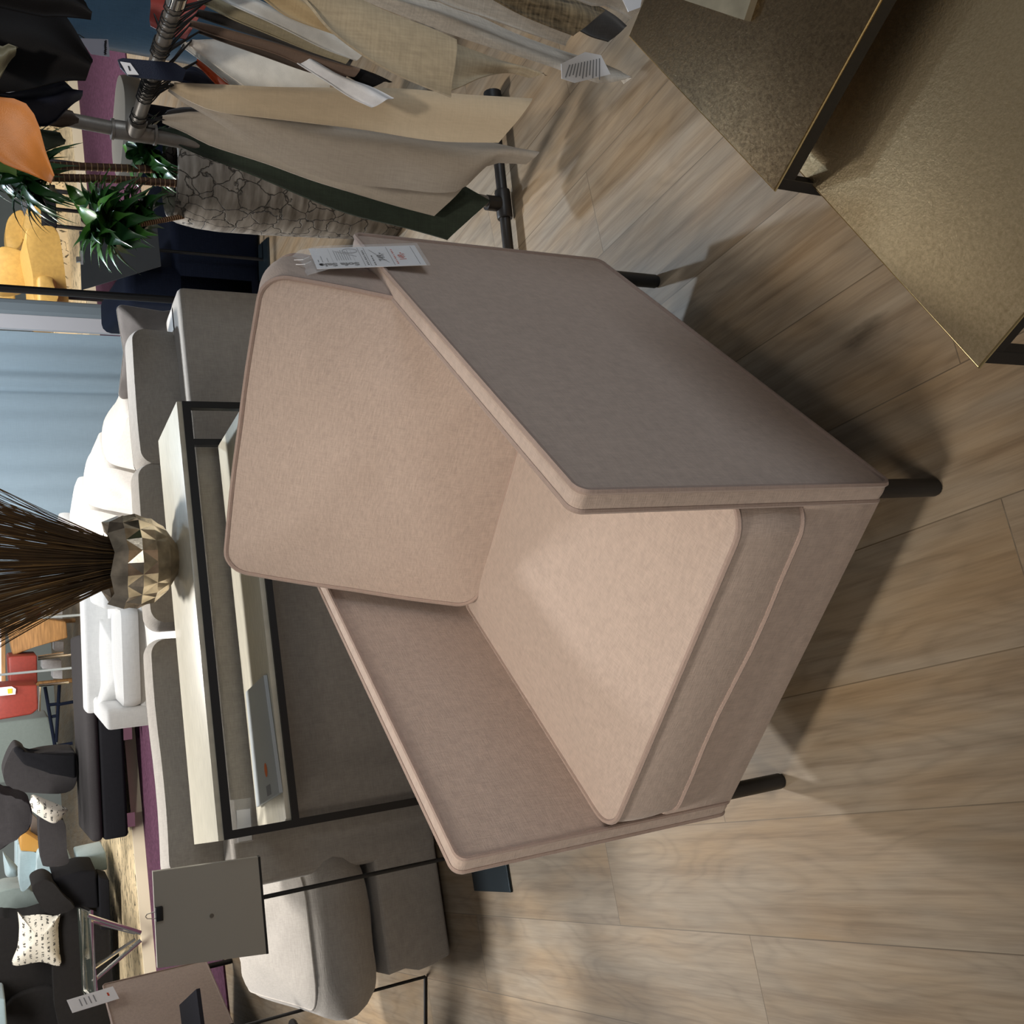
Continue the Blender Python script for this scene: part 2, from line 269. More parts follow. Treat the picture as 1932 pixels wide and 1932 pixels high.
# ------------------------------------------------------------------ object helpers
def thing(name, label, cat, loc=(0, 0, 0), rotz=0, group=None, kind=None):
    o = bpy.data.objects.new(name, None); C.objects.link(o); o.empty_display_size = .05
    o.location = loc; o.rotation_euler = (0, 0, rotz); tag(o, label, cat, group, kind); return o
def tag(o, label=None, cat=None, group=None, kind=None):
    if label: o['label'] = label
    if cat: o['category'] = cat
    if group: o['group'] = group
    if kind: o['kind'] = kind
    return o
def root_of(p):
    while p.parent: p = p.parent
    return p
def obj(name, bm, m, parent=None, world=False, smooth=True, loc=None, angle=40, recalc=True):
    """link a bmesh as ONE mesh object; world=True: its vertices are world positions"""
    if world:
        if parent:
            r = root_of(parent); mw = Matrix.Translation(r.location) @ Matrix.Rotation(r.rotation_euler[2], 4, 'Z')
            bmesh.ops.transform(bm, matrix=mw.inverted(), verts=bm.verts)
        else:
            xs = [v.co for v in bm.verts]; zmin = min(v.z for v in xs)
            loc = Vector((sum(v.x for v in xs)/len(xs), sum(v.y for v in xs)/len(xs), zmin))
            bmesh.ops.translate(bm, verts=bm.verts, vec=-loc)
    if recalc: bmesh.ops.recalc_face_normals(bm, faces=bm.faces)
    me = bpy.data.meshes.new(name); bm.to_mesh(me); bm.free()
    ms = m if isinstance(m, (list, tuple)) else [m]
    for k in ms: me.materials.append(k)
    if smooth:
        me.polygons.foreach_set('use_smooth', [True]*len(me.polygons))
        try: me.set_sharp_from_angle(angle=math.radians(angle))
        except Exception: pass
    o = bpy.data.objects.new(name, me); C.objects.link(o)
    if loc: o.location = loc
    if parent: o.parent = parent
    return o
def dup(o, parent=None):
    c = o.copy(); C.objects.link(c)
    if parent: c.parent = parent
    for ch in [x for x in bpy.data.objects if x.parent == o]: dup(ch, c)
    return c
def add_box(bm, c, h, rot=None, bev=0, seg=2):
    b2 = bmesh.new(); bmesh.ops.create_cube(b2, size=2)
    for v in b2.verts: v.co = Vector((v.co.x*h[0], v.co.y*h[1], v.co.z*h[2]))
    if bev: bmesh.ops.bevel(b2, geom=b2.edges[:], offset=bev, segments=seg, affect='EDGES', profile=.5)
    mtx = Matrix.Translation(Vector(c))
    if rot is not None: mtx = mtx @ rot.to_4x4()
    bmesh.ops.transform(b2, matrix=mtx, verts=b2.verts)
    me = bpy.data.meshes.new('tmp'); b2.to_mesh(me); b2.free(); bm.from_mesh(me); bpy.data.meshes.remove(me)
def box(c, h, rot=None, bev=0, seg=2):
    bm = bmesh.new(); add_box(bm, c, h, rot, bev, seg); return bm
def RZ(a): return Matrix.Rotation(a, 3, 'Z')
def add_tube(bm, pts, r, n=10, closed=False, cap=True, radii=None):
    pts = [Vector(p) for p in pts]; L = len(pts); rings = []; prev = None
    for i, p in enumerate(pts):
        a = pts[(i-1) % L] if (closed or i > 0) else p; b = pts[(i+1) % L] if (closed or i < L-1) else p
        t = (b-a); t = t.normalized() if t.length > 1e-9 else Vector((0, 0, 1))
        if prev is None:
            ref = Vector((0, 0, 1)) if abs(t.z) < .9 else Vector((1, 0, 0)); u = t.cross(ref).normalized()
        else:
            u = prev - t*prev.dot(t); u = u.normalized() if u.length > 1e-6 else t.orthogonal().normalized()
        prev = u; w = t.cross(u); rr = radii[i] if radii else r
        rings.append([bm.verts.new(p + (u*math.cos(2*PI*k/n)+w*math.sin(2*PI*k/n))*rr) for k in range(n)])
    for i in range(L if closed else L-1):
        A, B = rings[i], rings[(i+1) % L]
        off = 0
        if closed and i == L-1:
            off = min(range(n), key=lambda o: (A[0].co-B[o].co).length)
        for k in range(n): bm.faces.new((A[k], A[(k+1) % n], B[(k+1+off) % n], B[(k+off) % n]))
    if cap and not closed:
        bm.faces.new(rings[0][::-1]); bm.faces.new(rings[-1])
def tube(pts, r, n=10, closed=False, radii=None):
    bm = bmesh.new(); add_tube(bm, pts, r, n, closed, radii=radii); return bm
def add_lathe(bm, prof, n=32, c=(0, 0, 0), squash=1):
    rings = []
    for r, z in prof:
        rings.append([bm.verts.new((c[0]+r*math.cos(2*PI*k/n), c[1]+r*math.sin(2*PI*k/n)*squash, c[2]+z)) for k in range(n)])
    for A, B in zip(rings, rings[1:]):
        for k in range(n): bm.faces.new((A[k], A[(k+1) % n], B[(k+1) % n], B[k]))
    bm.faces.new(rings[0][::-1]); bm.faces.new(rings[-1])
def lathe(prof, n=32, c=(0, 0, 0)):
    bm = bmesh.new(); add_lathe(bm, prof, n, c); return bm
def rrect(hx, hy, r, n=7, per=8):
    """rounded rectangle as a list of (x, y), counter-clockwise, with points along the straights too"""
    out = []; cs = [(hx-r, hy-r, 0), (-hx+r, hy-r, 90), (-hx+r, -hy+r, 180), (hx-r, -hy+r, 270)]
    for i, (cx, cy, a0) in enumerate(cs):
        arc = [(cx+r*math.cos(math.radians(a0+90*k/n)), cy+r*math.sin(math.radians(a0+90*k/n))) for k in range(n+1)]
        out += arc
        nx = cs[(i+1) % 4]; a = arc[-1]; b = (nx[0]+r*math.cos(math.radians(nx[2])), nx[1]+r*math.sin(math.radians(nx[2])))
        for k in range(1, per): out.append((a[0]+(b[0]-a[0])*k/per, a[1]+(b[1]-a[1])*k/per))
    return out
def cushion(hx, hy, hz, r=.05, bulge=.03, side=.01, f=None, rings=10, pinch=0, seed=0, wrk=0, edge=None):
    """box cushion lying flat: rounded outline, domed top and bottom, slightly full sides. Returns bmesh and the two seam loops"""
    f = f or (lambda p: p); base = rrect(hx, hy, r); n = len(base); bm = bmesh.new()
    rnd = random.Random(seed)
    def outline(x, y):
        if pinch:
            k = 1 - pinch*(1-abs(x)/hx)*(abs(y)/hy) ; k2 = 1 - pinch*(1-abs(y)/hy)*(abs(x)/hx)
            return x*k2, y*k
        return x, y
    def dome(t, x, y):
        d = bulge*(1-t**2.2)
        if wrk: d += wrk*mnoise.noise(Vector((x*9+seed, y*9, seed*1.7)))*(1-t**4)
        return d
    e = edge if edge is not None else hz
    levels = [(t, 1) for t in [k/rings for k in range(1, rings+1)]]
    loops = []
    for t, s in levels: loops.append([(outline(x*t, y*t), e + dome(t, x*t, y*t)) for x, y in base])
    for q in (.66, .33, 0, -.33, -.66):
        g = 1+side*(1-q*q)
        loops.append([(outline(x+ (side*(1-q*q))*(x/hx), y+(side*(1-q*q))*(y/hy)), e*q) for x, y in base])
    for t, s in levels[::-1]: loops.append([(outline(x*t, y*t), -e - dome(t, x*t, y*t)) for x, y in base])
    V = [[bm.verts.new(f(Vector((p[0], p[1], z)))) for p, z in lp] for lp in loops]
    ct = bm.verts.new(f(Vector((0, 0, e+dome(0, 0, 0))))); cb = bm.verts.new(f(Vector((0, 0, -e-dome(0, 0, 0)))))
    for A, B in zip(V, V[1:]):
        for k in range(n): bm.faces.new((A[k], A[(k+1) % n], B[(k+1) % n], B[k]))
    for k in range(n): bm.faces.new((ct, V[0][(k+1) % n], V[0][k])); bm.faces.new((cb, V[-1][k], V[-1][(k+1) % n]))
    s1 = [f(Vector((*outline(x, y), e))) for x, y in base]; s2 = [f(Vector((*outline(x, y), -e))) for x, y in base]
    return bm, s1, s2
def slab_pts(pts, back, bev=0):
    """closed outline (world points, planar) pushed back by a vector into a solid"""
    bm = bmesh.new(); a = [bm.verts.new(p) for p in pts]; b = [bm.verts.new(Vector(p)+back) for p in pts]; n = len(a)
    bm.faces.new(a); bm.faces.new(b[::-1])
    for k in range(n): bm.faces.new((a[k], b[k], b[(k+1) % n], a[(k+1) % n]))
    if bev: bmesh.ops.bevel(bm, geom=bm.edges[:], offset=bev, segments=3, affect='EDGES', profile=.5, clamp_overlap=True)
    return bm
def slab(px, Y, th, bev=0):
    if bev >= .04:
        n = len(px); q = []
        for i in range(n):
            a, b, c, d = (Vector(px[(i+k-1) % n]) for k in range(4))
            for t in (0, .25, .5, .75): q.append(.5*((2*b)+(c-a)*t+(2*a-5*b+4*c-d)*t*t+(3*b-a-3*c+d)*t**3)*1.0)
        px = [(v.x, v.y) for v in q]; bev *= .6
    return slab_pts([atY(x, y, Y) for x, y in px], Vector((0, th, 0)), bev)
def spline(P, n):
    """resample a polyline smoothly by arc length (Catmull-Rom)"""
    P = [Vector(p) for p in P]
    if len(P) == 2: return [P[0].lerp(P[1], i/(n-1)) for i in range(n)]
    Q = [P[0]*2-P[1]]+P+[P[-1]*2-P[-2]]; d = []
    for i in range(1, len(Q)-2):
        for k in range(12):
            t = k/12; a, b, c, e = Q[i-1], Q[i], Q[i+1], Q[i+2]
            d.append(.5*((2*b)+(c-a)*t+(2*a-5*b+4*c-e)*t*t+(3*b-a-3*c+e)*t**3))
    d.append(P[-1]); acc = [0]
    for i in range(1, len(d)): acc.append(acc[-1]+(d[i]-d[i-1]).length)
    out = []; j = 0
    for i in range(n):
        s = acc[-1]*i/(n-1)
        while j < len(acc)-2 and acc[j+1] < s: j += 1
        w = (s-acc[j])/max(1e-9, acc[j+1]-acc[j]); out.append(d[j].lerp(d[j+1], min(1, max(0, w))))
    return out
def text_mesh(txt, size, bold=0):
    cu = bpy.data.curves.new('t', 'FONT'); cu.body = txt; cu.size = size; cu.offset = bold; cu.resolution_u = 3
    o = bpy.data.objects.new('t', cu); me = bpy.data.meshes.new_from_object(o)
    bpy.data.objects.remove(o); bpy.data.curves.remove(cu); return me
def add_text(bm, txt, size, fr, x, y, lift=.0006, rot=0, bold=0, sx=1):
    """write on a plane: fr = 4x4 frame of the sheet"""
    me = text_mesh(txt, size, bold)
    me.transform(fr @ Matrix.Translation((x, y, lift)) @ Matrix.Rotation(rot, 4, 'Z') @ Matrix.Diagonal((sx, 1, 1, 1)))
    bm.from_mesh(me); bpy.data.meshes.remove(me)
def add_rect(bm, fr, x0, y0, x1, y1, lift=.0005):
    v = [bm.verts.new((fr @ Vector((x, y, lift)))) for x, y in ((x0, y0), (x1, y0), (x1, y1), (x0, y1))]; bm.faces.new(v)
def frame(o, ex, ey):
    ex = Vector(ex).normalized(); ey = Vector(ey); ey = (ey-ex*ey.dot(ex)).normalized(); ez = ex.cross(ey)
    return Matrix(((ex.x, ey.x, ez.x, o[0]), (ex.y, ey.y, ez.y, o[1]), (ex.z, ey.z, ez.z, o[2]), (0, 0, 0, 1)))
def sheet(fr, w, h, th=.0006):
    bm = bmesh.new(); bmesh.ops.create_cube(bm, size=1)
    for v in bm.verts: v.co = fr @ Vector(((v.co.x+.5)*w, (v.co.y+.5)*h, v.co.z*th))
    return bm

# ------------------------------------------------------------------ the setting
def struct(name, bm, m, **k):
    o = obj(name, bm, m, None, True, smooth=False, **k); o['kind'] = 'structure'; return o
ROOM = math.radians(16.41); ex = Vector((math.cos(ROOM), math.sin(ROOM), 0)); ey = Vector((-math.sin(ROOM), math.cos(ROOM), 0)); EZ = Vector((0, 0, 1))
bm = bmesh.new(); q = [bm.verts.new(p) for p in ((-9, -3, 0), (10, -3, 0), (10, 20, 0), (-9, 20, 0))]; bm.faces.new(q)
fl = obj('floor', bm, M['floor'], smooth=False); fl['kind'] = 'structure'
PD = math.radians(20.4); px_ = Vector((math.cos(PD), math.sin(PD), 0)); py_ = Vector((-math.sin(PD), math.cos(PD), 0))
A0 = Vector((-3.631, 9.107, 0))
c = A0 + px_*3.5 - py_*1.35 + EZ*.006
struct('floor_carpet', box(c, (8, 1.35, .006), RZ(PD)), M['carpet'])
struct('floor_podium', box(A0+px_*2.5+py_*1.15+EZ*.05, (9, 1.15, .05), RZ(PD)), M['board'])
struct('trim_podium_edge', box(A0+px_*2.5+EZ*.052-py_*.012, (9, .012, .054), RZ(PD)), mat('pale_edge_strip', (.82, .72, .52), .5))
struct('floor_podium_rear', box(Vector((4.9, 14.1, .16)), (3.4, .55, .16), RZ(PD)), M['board'])
struct('wall_back', box(Vector((-1, 18.6, 1.7)), (10, .06, 1.7), RZ(PD)), M['wall'])
struct('wall_right', box(Vector((7.6, 9, 1.7)), (.06, 8, 1.7), RZ(PD*.2)), M['wall_dark'])

# ------------------------------------------------------------------ the blush armchair
CH = Vector((-.01866, 1.7286, 0)); CROT = math.radians(-34.132)
def make_armchair():
    t = thing('armchair', 'large blush pink linen armchair with piped box cushions, central on the wood floor', 'armchair', CH, CROT)
    w, d, zb, zt, th = .3735, .4763, .152, .7337, .031
    rot90 = lambda p: p
    for s in (1, -1):
        # arm: an upright panel with soft edges, rounded top front corner
        cx = s*(w-th/2); hz = (zt-zb)/2; zc = (zt+zb)/2
        f = lambda p, cx=cx, s=s: Vector((cx+p.z*s, p.x, zc+p.y))
        bm, s1, s2 = cushion(d, hz, th/2, r=.018, bulge=.003, side=.002, f=f, rings=5)
        a = obj('armrest', bm, M['blush'], t)
        a['label'] = 'right armrest panel' if s > 0 else 'left armrest panel'
        pb = bmesh.new(); add_tube(pb, s1, .0050, 6, True); add_tube(pb, s2, .0042, 6, True)
        obj('piping', pb, M['blush_seam'], a)
    f = lambda p: Vector((p.x, d-.026+p.z, (zt+zb)/2+p.y))
    bm, s1, s2 = cushion(w-th-.002, (zt-zb)/2, .024, r=.012, bulge=.004, side=.002, f=f, rings=4)
    a = obj('back_panel', bm, M['blush'], t); pb = tube(s2, .004, 6, True); obj('piping', pb, M['blush_seam'], a)
    # front rail, with the small wave the cloth has along its lower edge
    bm = box((0, -d+.03, (zb+.315)/2), (w-th+.004, .029, (.315-zb)/2), bev=.006)
    obj('front_rail', bm, M['blush'], t)
    obj('seat_base', box((0, 0, .225), (w-th, d-.06, .07), bev=.004), M['blackcloth'], t)['label'] = 'dark underside of the seat'
    # seat cushion
    f = lambda p: Vector((p.x, -.147+p.y, .377+p.z - (.004*math.sin(p.x*17) if p.z < 0 else 0)))
    bm, s1, s2 = cushion(.3395, .345, .064, r=.052, bulge=.030, side=.004, f=f, rings=12)
    a = obj('seat_cushion', bm, M['blush'], t)
    obj('piping', tube(s1, .0050, 6, True), M['blush_seam'], a); obj('piping', tube(s2, .0050, 6, True), M['blush_seam'], a)
    # back cushion leaning on the back panel, standing proud of the arms
    lean = math.radians(20.5); cy, cz = .205, .702
    cl, sl = math.cos(lean), math.sin(lean)
    def f(p):
        # p.x across, p.y up the cushion, p.z = -front..+back thickness
        v = p.y; n = -p.z
        k = max(0, n+.075)/.15
        p = Vector((p.x*(1-.02*k), p.y, p.z)); v *= 1-.03*k
        sag = .012*math.cos(p.x/.33*PI/2) if p.y > 0 else 0
        v += sag*(p.y/.265)
        x = .018+p.x + .012*(1-(p.y/.265)**2)*(1 if p.x > 0 else -1)*(abs(p.x)/.33)**3
        return Vector((x, cy + v*sl + n*cl + .085*cl, cz + v*cl - n*sl - .03))
    bm, s1, s2 = cushion(.322, .268, .075, r=.045, bulge=.034, side=.010, f=f, rings=12, pinch=.02, wrk=.007, seed=3)
    a = obj('back_cushion', bm, M['blush'], t)
    obj('piping', tube(s1, .0050, 6, True), M['blush_seam'], a); obj('piping', tube(s2, .0050, 6, True), M['blush_seam'], a)
    for sx in (1, -1):
        for sy in (1, -1):
            x, y = sx*(w-.026), sy*(d-.028)
            l = obj('leg', tube([(x, y, .006), (x, y, .10), (x, y, .160)], .0155, 20), M['black'], t)
            obj('foot_glide', tube([(x, y, 0), (x, y, .008)], .0135, 16), M['black'], l)
            bm = bmesh.new(); k = .075
            v = [bm.verts.new(p) for p in ((x+sx*.016, y+sy*.016, .1515), (x-sx*k, y+sy*.016, .1515), (x-sx*.02, y-sy*.02, .128), (x+sx*.016, y-sy*k, .1515))]
            bm.faces.new(v); r = bmesh.ops.extrude_face_region(bm, geom=bm.faces[:]); bmesh.ops.translate(bm, vec=(0, 0, .004), verts=[g for g in r['geom'] if isinstance(g, bmesh.types.BMVert)])
            obj('bracket', bm, M['black'], l, smooth=False)
    return t
chair = make_armchair()

# its price tag: card in a clear sleeve hung over the back cushion's corner
XC = Vector((math.cos(CROT), math.sin(CROT), 0)); YC = Vector((-math.sin(CROT), math.cos(CROT), 0))
pp = CH + XC*(.3735+.022)
NT = Vector((math.cos(math.radians(10))*math.sin(math.radians(54)), -math.cos(math.radians(10))*math.cos(math.radians(54)), math.sin(math.radians(10)))); pp = Vector((.4645, 1.7401, .6568))
q = [atP(x, y, pp, NT) for x, y in ((805, 500), (782, 463), (598, 507), (582, 464), (550, 522), (535, 461))]
t = thing('price_tag', 'white sale price tag in a clear sleeve, hung over the blush back cushion', 'price tag', q[0])
eyv = (q[2]-q[0]); fr = frame(q[0], q[1]-q[0], eyv); wd = (q[1]-q[0]).dot(fr.col[0].xyz); hg = eyv.dot(fr.col[1].xyz)
cd_ = obj('card', sheet(fr, wd, hg), M['paper'], t, True, smooth=False)
def sale_print(fr, wd, hg, root, card):
    b = bmesh.new(); g = bmesh.new(); r = bmesh.new(); k = hg/.205
    add_text(b, 'Sofa Sale', .0185*k, fr, wd*.235, hg*.605, rot=PI/2, bold=.0009, sx=1.12)
    for v in (.555, .50): add_rect(b, fr, wd*.06, hg*v, wd*.95, hg*v+.0009)
    for i in range(9): add_rect(b, fr, wd*(.09+.085*i), hg*.517, wd*(.155+.085*i-.012*(i % 3)), hg*.517+.0034*k)
    for i in range(5): add_rect(b, fr, wd*(.07+.10*i), hg*.455, wd*(.155+.10*i-.015*(i % 2)), hg*.455+.0026*k)
    add_text(b, '749,-', .0185*k, fr, wd*.27, hg*.345, bold=.0007, rot=.05)
    b2 = fr @ Matrix.Translation((wd*.17, hg*.325, 0)) @ Matrix.Rotation(.42, 4, 'Z'); add_rect(b, b2, 0, 0, wd*.72, .0011, .0009)
    add_rect(b, fr, wd*.05, hg*.285, wd*.95, hg*.285+.0009); add_rect(b, fr, wd*.05, hg*.05, wd*.95, hg*.05+.0009)
    for i in range(9): add_rect(r, fr, wd*(.10+.085*i), hg*.243, wd*(.165+.085*i-.012*(i % 3)), hg*.243+.0032*k)
    add_text(r, '149,-', .017*k, fr, wd*.28, hg*.155, bold=.0008, rot=.04)
    for i in range(7):
        x = .34+.0; add_rect(g, fr, wd*.36, hg*(.66+.021*i), wd*(.86-.05*(i % 3)), hg*(.66+.021*i)+.0014*k)
    for v in (.63, .83): add_rect(g, fr, wd*.05, hg*v, wd*.95, hg*v+.0005)
    for v, w2 in ((.87, .2), (.92, .3), (.955, .12)): add_rect(g, fr, wd*.30, hg*v, wd*(.30+w2), hg*v+.0016*k)
    # percent mark printed in grey
    pts = [fr @ Vector((wd*.80+.010*k*math.cos(a), hg*.64+.014*k*math.sin(a), .0008)) for a in [2*PI*i/20 for i in range(20)]]; add_tube(g, pts, .0009*k, 4, True)
    add_tube(g, [fr @ Vector((wd*.52, hg*.60, .0008)), fr @ Vector((wd*.80, hg*.78, .0008))], .0009*k, 4)
    for nm, bb, mm in (('black_lettering', b, M['ink']), ('grey_lettering', g, M['grey_ink']), ('red_lettering', r, M['red_ink'])):
        obj(nm, bb, mm, card, True, smooth=False)
sale_print(fr, wd, hg, t, cd_)
fr2 = fr @ Matrix.Translation((-.006, -.006, .0022)); up = (q[4]-q[0]).dot(fr.col[1].xyz)
bm = sheet(fr2, wd+.012, up+.010, .0004); bmesh.ops.subdivide_edges(bm, edges=bm.edges[:], cuts=6, use_grid_fill=True)
for v in bm.verts:
    l = fr.inverted() @ v.co
    if l.y > hg*1.02: v.co += fr.to_3x3() @ Vector((0, 0, -.035*((l.y-hg)/.05)**1.3 + .002*math.sin(l.x*220)))
obj('clear_sleeve', bm, M['sleeve'], t, True)
bm = bmesh.new()
for x in (.30, .52): add_tube(bm, [fr @ Vector((wd*x, hg*1.03, .003)), fr @ Vector((wd*(x-.1), hg*1.09, .002)), fr @ Vector((wd*(x+.05), hg*1.16, -.004))], .0008, 6)
obj('fold_crease', bm, M['paper'], t, True)

# ------------------------------------------------------------------ brass tables
def brass_table(name, label, c0, e1, e2, s1, s2, z, mt, leg_in, th=.006, fr_h=.020, legw=.009):
    """top with corner c0, edges along e1 (s1) and e2 (s2); thin black square-bar frame under it"""
    c0 = Vector(c0); e1 = Vector(e1).normalized(); e2 = Vector(e2).normalized(); mid = c0 + e1*s1/2 + e2*s2/2
    t = thing(name, label, 'side table', (mid.x, mid.y, 0), math.atan2(e1.y, e1.x), 'nested square brass tables')
    o = obj('table_top', box((0, 0, z-th/2), (s1/2, s2/2, th/2), bev=.0012), mt, t)
    bm = bmesh.new(); e = [(-s1/2, -s2/2), (s1/2, -s2/2), (s1/2, s2/2), (-s1/2, s2/2)]
    add_tube(bm, [(x*1.0005, y*1.0005, z-.0025) for x, y in e], .0022, 6, True)
    obj('edge_rim', bm, M['brass_edge'], o)
    for i in range(4):
        x, y = e[i]; k = leg_in; sx = 1 if x > 0 else -1; sy = 1 if y > 0 else -1
        obj('leg', box((x-sx*k, y-sy*k, (z-th)/2), (legw, legw, (z-th)/2), bev=.001), M['black'], t, smooth=False)
    for i in range(2):
        y = (s2/2-leg_in)*(1 if i else -1); obj('frame_rail', box((0, y, z-th-fr_h/2), (s1/2-leg_in-legw, legw, fr_h/2)), M['black'], t, smooth=False)
        x = (s1/2-leg_in)*(1 if i else -1); obj('frame_rail', box((x, 0, z-th-fr_h/2), (legw, s2/2-leg_in-legw, fr_h/2)), M['black'], t, smooth=False)
    return t
Z1, Z2 = .49, .43
p0, p1, p2 = atZ(1845, 692, Z2), atZ(1520, 335, Z2), atZ(1932, 590, Z2)
u1 = (p1-p0).normalized(); u2 = Vector((u1.y, -u1.x, 0))
brass_table('brass_side_table', 'lower brass side table with thin black frame, partly under the taller brass table', p0, u1, u2, .62, .62, Z2, M['brass'], .012)
p0, p1 = atZ(1460, 358, Z1), atZ(1187, 68, Z1)
u1b = (p1-p0).normalized(); u2b = Vector((u1b.y, -u1b.x, 0)); s = (p1-p0).length
TB = p0, u1b, u2b, s
brass_table('brass_side_table', 'taller dark brass side table overlapping the lower brass one, pale tray on top', p0, u1b, u2b, s, s, Z1, M['brass_dark'], .009, legw=.008)
# square pale brass tray on the taller table
c1 = atZ(1404, 38, Z1+.011); t = thing('tray', 'pale brass square tray with raised rim on the taller brass table', 'tray', (c1.x, c1.y, Z1), math.atan2(u1b.y, u1b.x))
q1 = atZ(1290, 0, Z1+.011)-c1; q2 = atZ(1450, 0, Z1+.011)-c1
a1 = q1.normalized(); a2 = Vector((a1.y, -a1.x, 0)); ln = .20
fr = frame(c1 - EZ*.022, a1, a2 if a1.cross(a2).z > 0 else -a2)
t.rotation_euler[2] = 0
bm = bmesh.new(); wdt = .022
O = c1-EZ*.011
P = lambda i, j, z: O + a1*i + a2*j + EZ*z
def quadbox(bm, i0, i1, j0, j1, z0, z1):
    v = [[bm.verts.new(P(i, j, z)) for i, j in ((i0, j0), (i1, j0), (i1, j1), (i0, j1))] for z in (z0*.5, z1*.5)]
    bm.faces.new(v[0]); bm.faces.new(v[1])
    for k in range(4): bm.faces.new((v[0][k], v[0][(k+1) % 4], v[1][(k+1) % 4], v[1][k]))
quadbox(bm, 0, ln, 0, wdt, 0, .022); quadbox(bm, 0, ln, ln-wdt, ln, 0, .022); quadbox(bm, 0, wdt, wdt, ln-wdt, 0, .022); quadbox(bm, ln-wdt, ln, wdt, ln-wdt, 0, .022)
obj('rim', bm, M['tray'], t, True, smooth=False)
bm = bmesh.new(); quadbox(bm, wdt, ln-wdt, wdt, ln-wdt, 0, .006); obj('base', bm, mat('tray_inlay', (.12, .13, .125), .3, .6), t, True, smooth=False)

# ------------------------------------------------------------------ console table behind the chair
CO = Vector((.375, 3.256, 0)); CZ, SZ, CL, CD_ = .82, .625, 1.3094, .342
t = thing('console_table', 'narrow console table with pale veneer top and shelf in a thin black frame', 'console table', CO, ROOM)
T_ = .010; bw = .011
top = obj('table_top', box((-CL/2, CD_/2, CZ-.008), (CL/2, CD_/2, .008), bev=.001), M['table_wood'], t)
obj('shelf', box((-CL/2, CD_/2, SZ-.008), (CL/2-.02, CD_/2-.006, .008), bev=.001), M['table_wood'], t)
for x in (-bw, -CL+bw):
    for y in (bw-.004, CD_-bw):
        obj('leg', box((x, y, (CZ-.016)/2), (bw, bw, (CZ-.016)/2)), M['black'], t, smooth=False)
for y in (bw-.004, CD_-bw):
    obj('top_rail', box((-CL/2, y, CZ-.016-.012), (CL/2-2*bw, bw, .012)), M['black'], t, smooth=False)
    obj('shelf_rail', box((-CL/2, y, SZ-.016-.010), (CL/2-2*bw, bw, .010)), M['black'], t, smooth=False)
for x in (-bw, -CL+bw):
    obj('end_rail', box((x, CD_/2, CZ-.028), (bw, CD_/2-2*bw, .012)), M['black'], t, smooth=False)
    obj('end_rail', box((x, CD_/2, SZ-.026), (bw, CD_/2-2*bw, .010)), M['black'], t, smooth=False)

# faceted bronze vase: a lattice of raised lozenges
vb = atZ(332, 1055, CZ)
t = thing('vase', 'hammered bronze vase with raised diamond facets on the console table', 'vase', (vb.x, vb.y, CZ))
prof = [(.052, 0), (.100, .034), (.128, .076), (.140, .120), (.139, .164), (.129, .205)]
bm = bmesh.new(); n = 12; rows = []
for i, (r, z) in enumerate(prof):
    off = .5*(i % 2); rows.append([bm.verts.new((r*math.cos(2*PI*(k+off)/n), r*math.sin(2*PI*(k+off)/n), z + (.007*(-1)**k if i == len(prof)-1 else 0))) for k in range(n)])
for i in range(len(prof)-1):
    A, B = rows[i], rows[i+1]; odd = i % 2
    for k in range(n):
        k2 = (k+1) % n
        if not odd: bm.faces.new((A[k], A[k2], B[k])); bm.faces.new((A[k2], B[k2], B[k]))
        else: bm.faces.new((A[k], A[k2], B[k2])); bm.faces.new((A[k], B[k2], B[k]))
bm.verts.ensure_lookup_table()
# pyramid centres: join triangle pairs into lozenges and poke them outwards
bmesh.ops.recalc_face_normals(bm, faces=bm.faces)
hor = [e for e in bm.edges if len(e.link_faces) == 2 and abs(e.verts[0].co.z-e.verts[1].co.z) < .02 and e.verts[0].co.z > .01 and e.verts[0].co.z < .198]
bmesh.ops.dissolve_edges(bm, edges=hor, use_verts=False)
r = bmesh.ops.poke(bm, faces=[f for f in bm.faces if len(f.verts) == 4], offset=.0)
for v in r['verts']:
    d = Vector((v.co.x, v.co.y, 0)).normalized(); v.co = v.co + d*.013
inner = [bm.verts.new((.115*math.cos(2*PI*(k+.5)/n), .115*math.sin(2*PI*(k+.5)/n), .19)) for k in range(n)]
low = [bm.verts.new((.08*math.cos(2*PI*(k+.5)/n), .08*math.sin(2*PI*(k+.5)/n), .06)) for k in range(n)]
for k in range(n):
    k2 = (k+1) % n; bm.faces.new((rows[-1][k], rows[-1][k2], inner[k2], inner[k])); bm.faces.new((inner[k], inner[k2], low[k2], low[k]))
bm.faces.new(low[::-1]); bm.faces.new(rows[0][::-1])
obj('body', bm, M['vase'], t, smooth=False)
# dried grass in the vase
bm = bmesh.new(); b2 = bmesh.new(); rnd = random.Random(5)
for i in range(620):
    a = rnd.uniform(0, 2*PI); rr = .085*math.sqrt(rnd.random()); sp = rnd.gauss(0, .10); L = rnd.uniform(.32, .66)
    ca, sa = math.cos(a), math.sin(a); tilt = .10+rr*2.6+abs(sp)*.9; tilt = min(tilt, .62)
    bend = rnd.uniform(.0, .25)
    pts = [(rr*ca*.55, rr*sa*.55, .08), (rr*ca, rr*sa, .22)]
    for k in range(1, 4):
        s = k/3; h = L*s*math.cos(tilt*(1+bend*s)); o2 = L*s*math.sin(tilt*(1+bend*s)); pts.append((rr*ca+o2*ca, rr*sa+o2*sa, .22+h))
    add_tube(bm if i % 5 else b2, [Vector(p)+Vector((vb.x, vb.y, CZ)) for p in pts], .0011, 3, cap=False, radii=[.0013, .0013, .0012, .0011, .0008])
t = thing('dried_grass', 'bunch of brown dried grass standing in the bronze vase', 'dried grass', (vb.x, vb.y, CZ+.08))
a = obj('stalks', bm, M['straw'], t, True); a['kind'] = 'stuff'
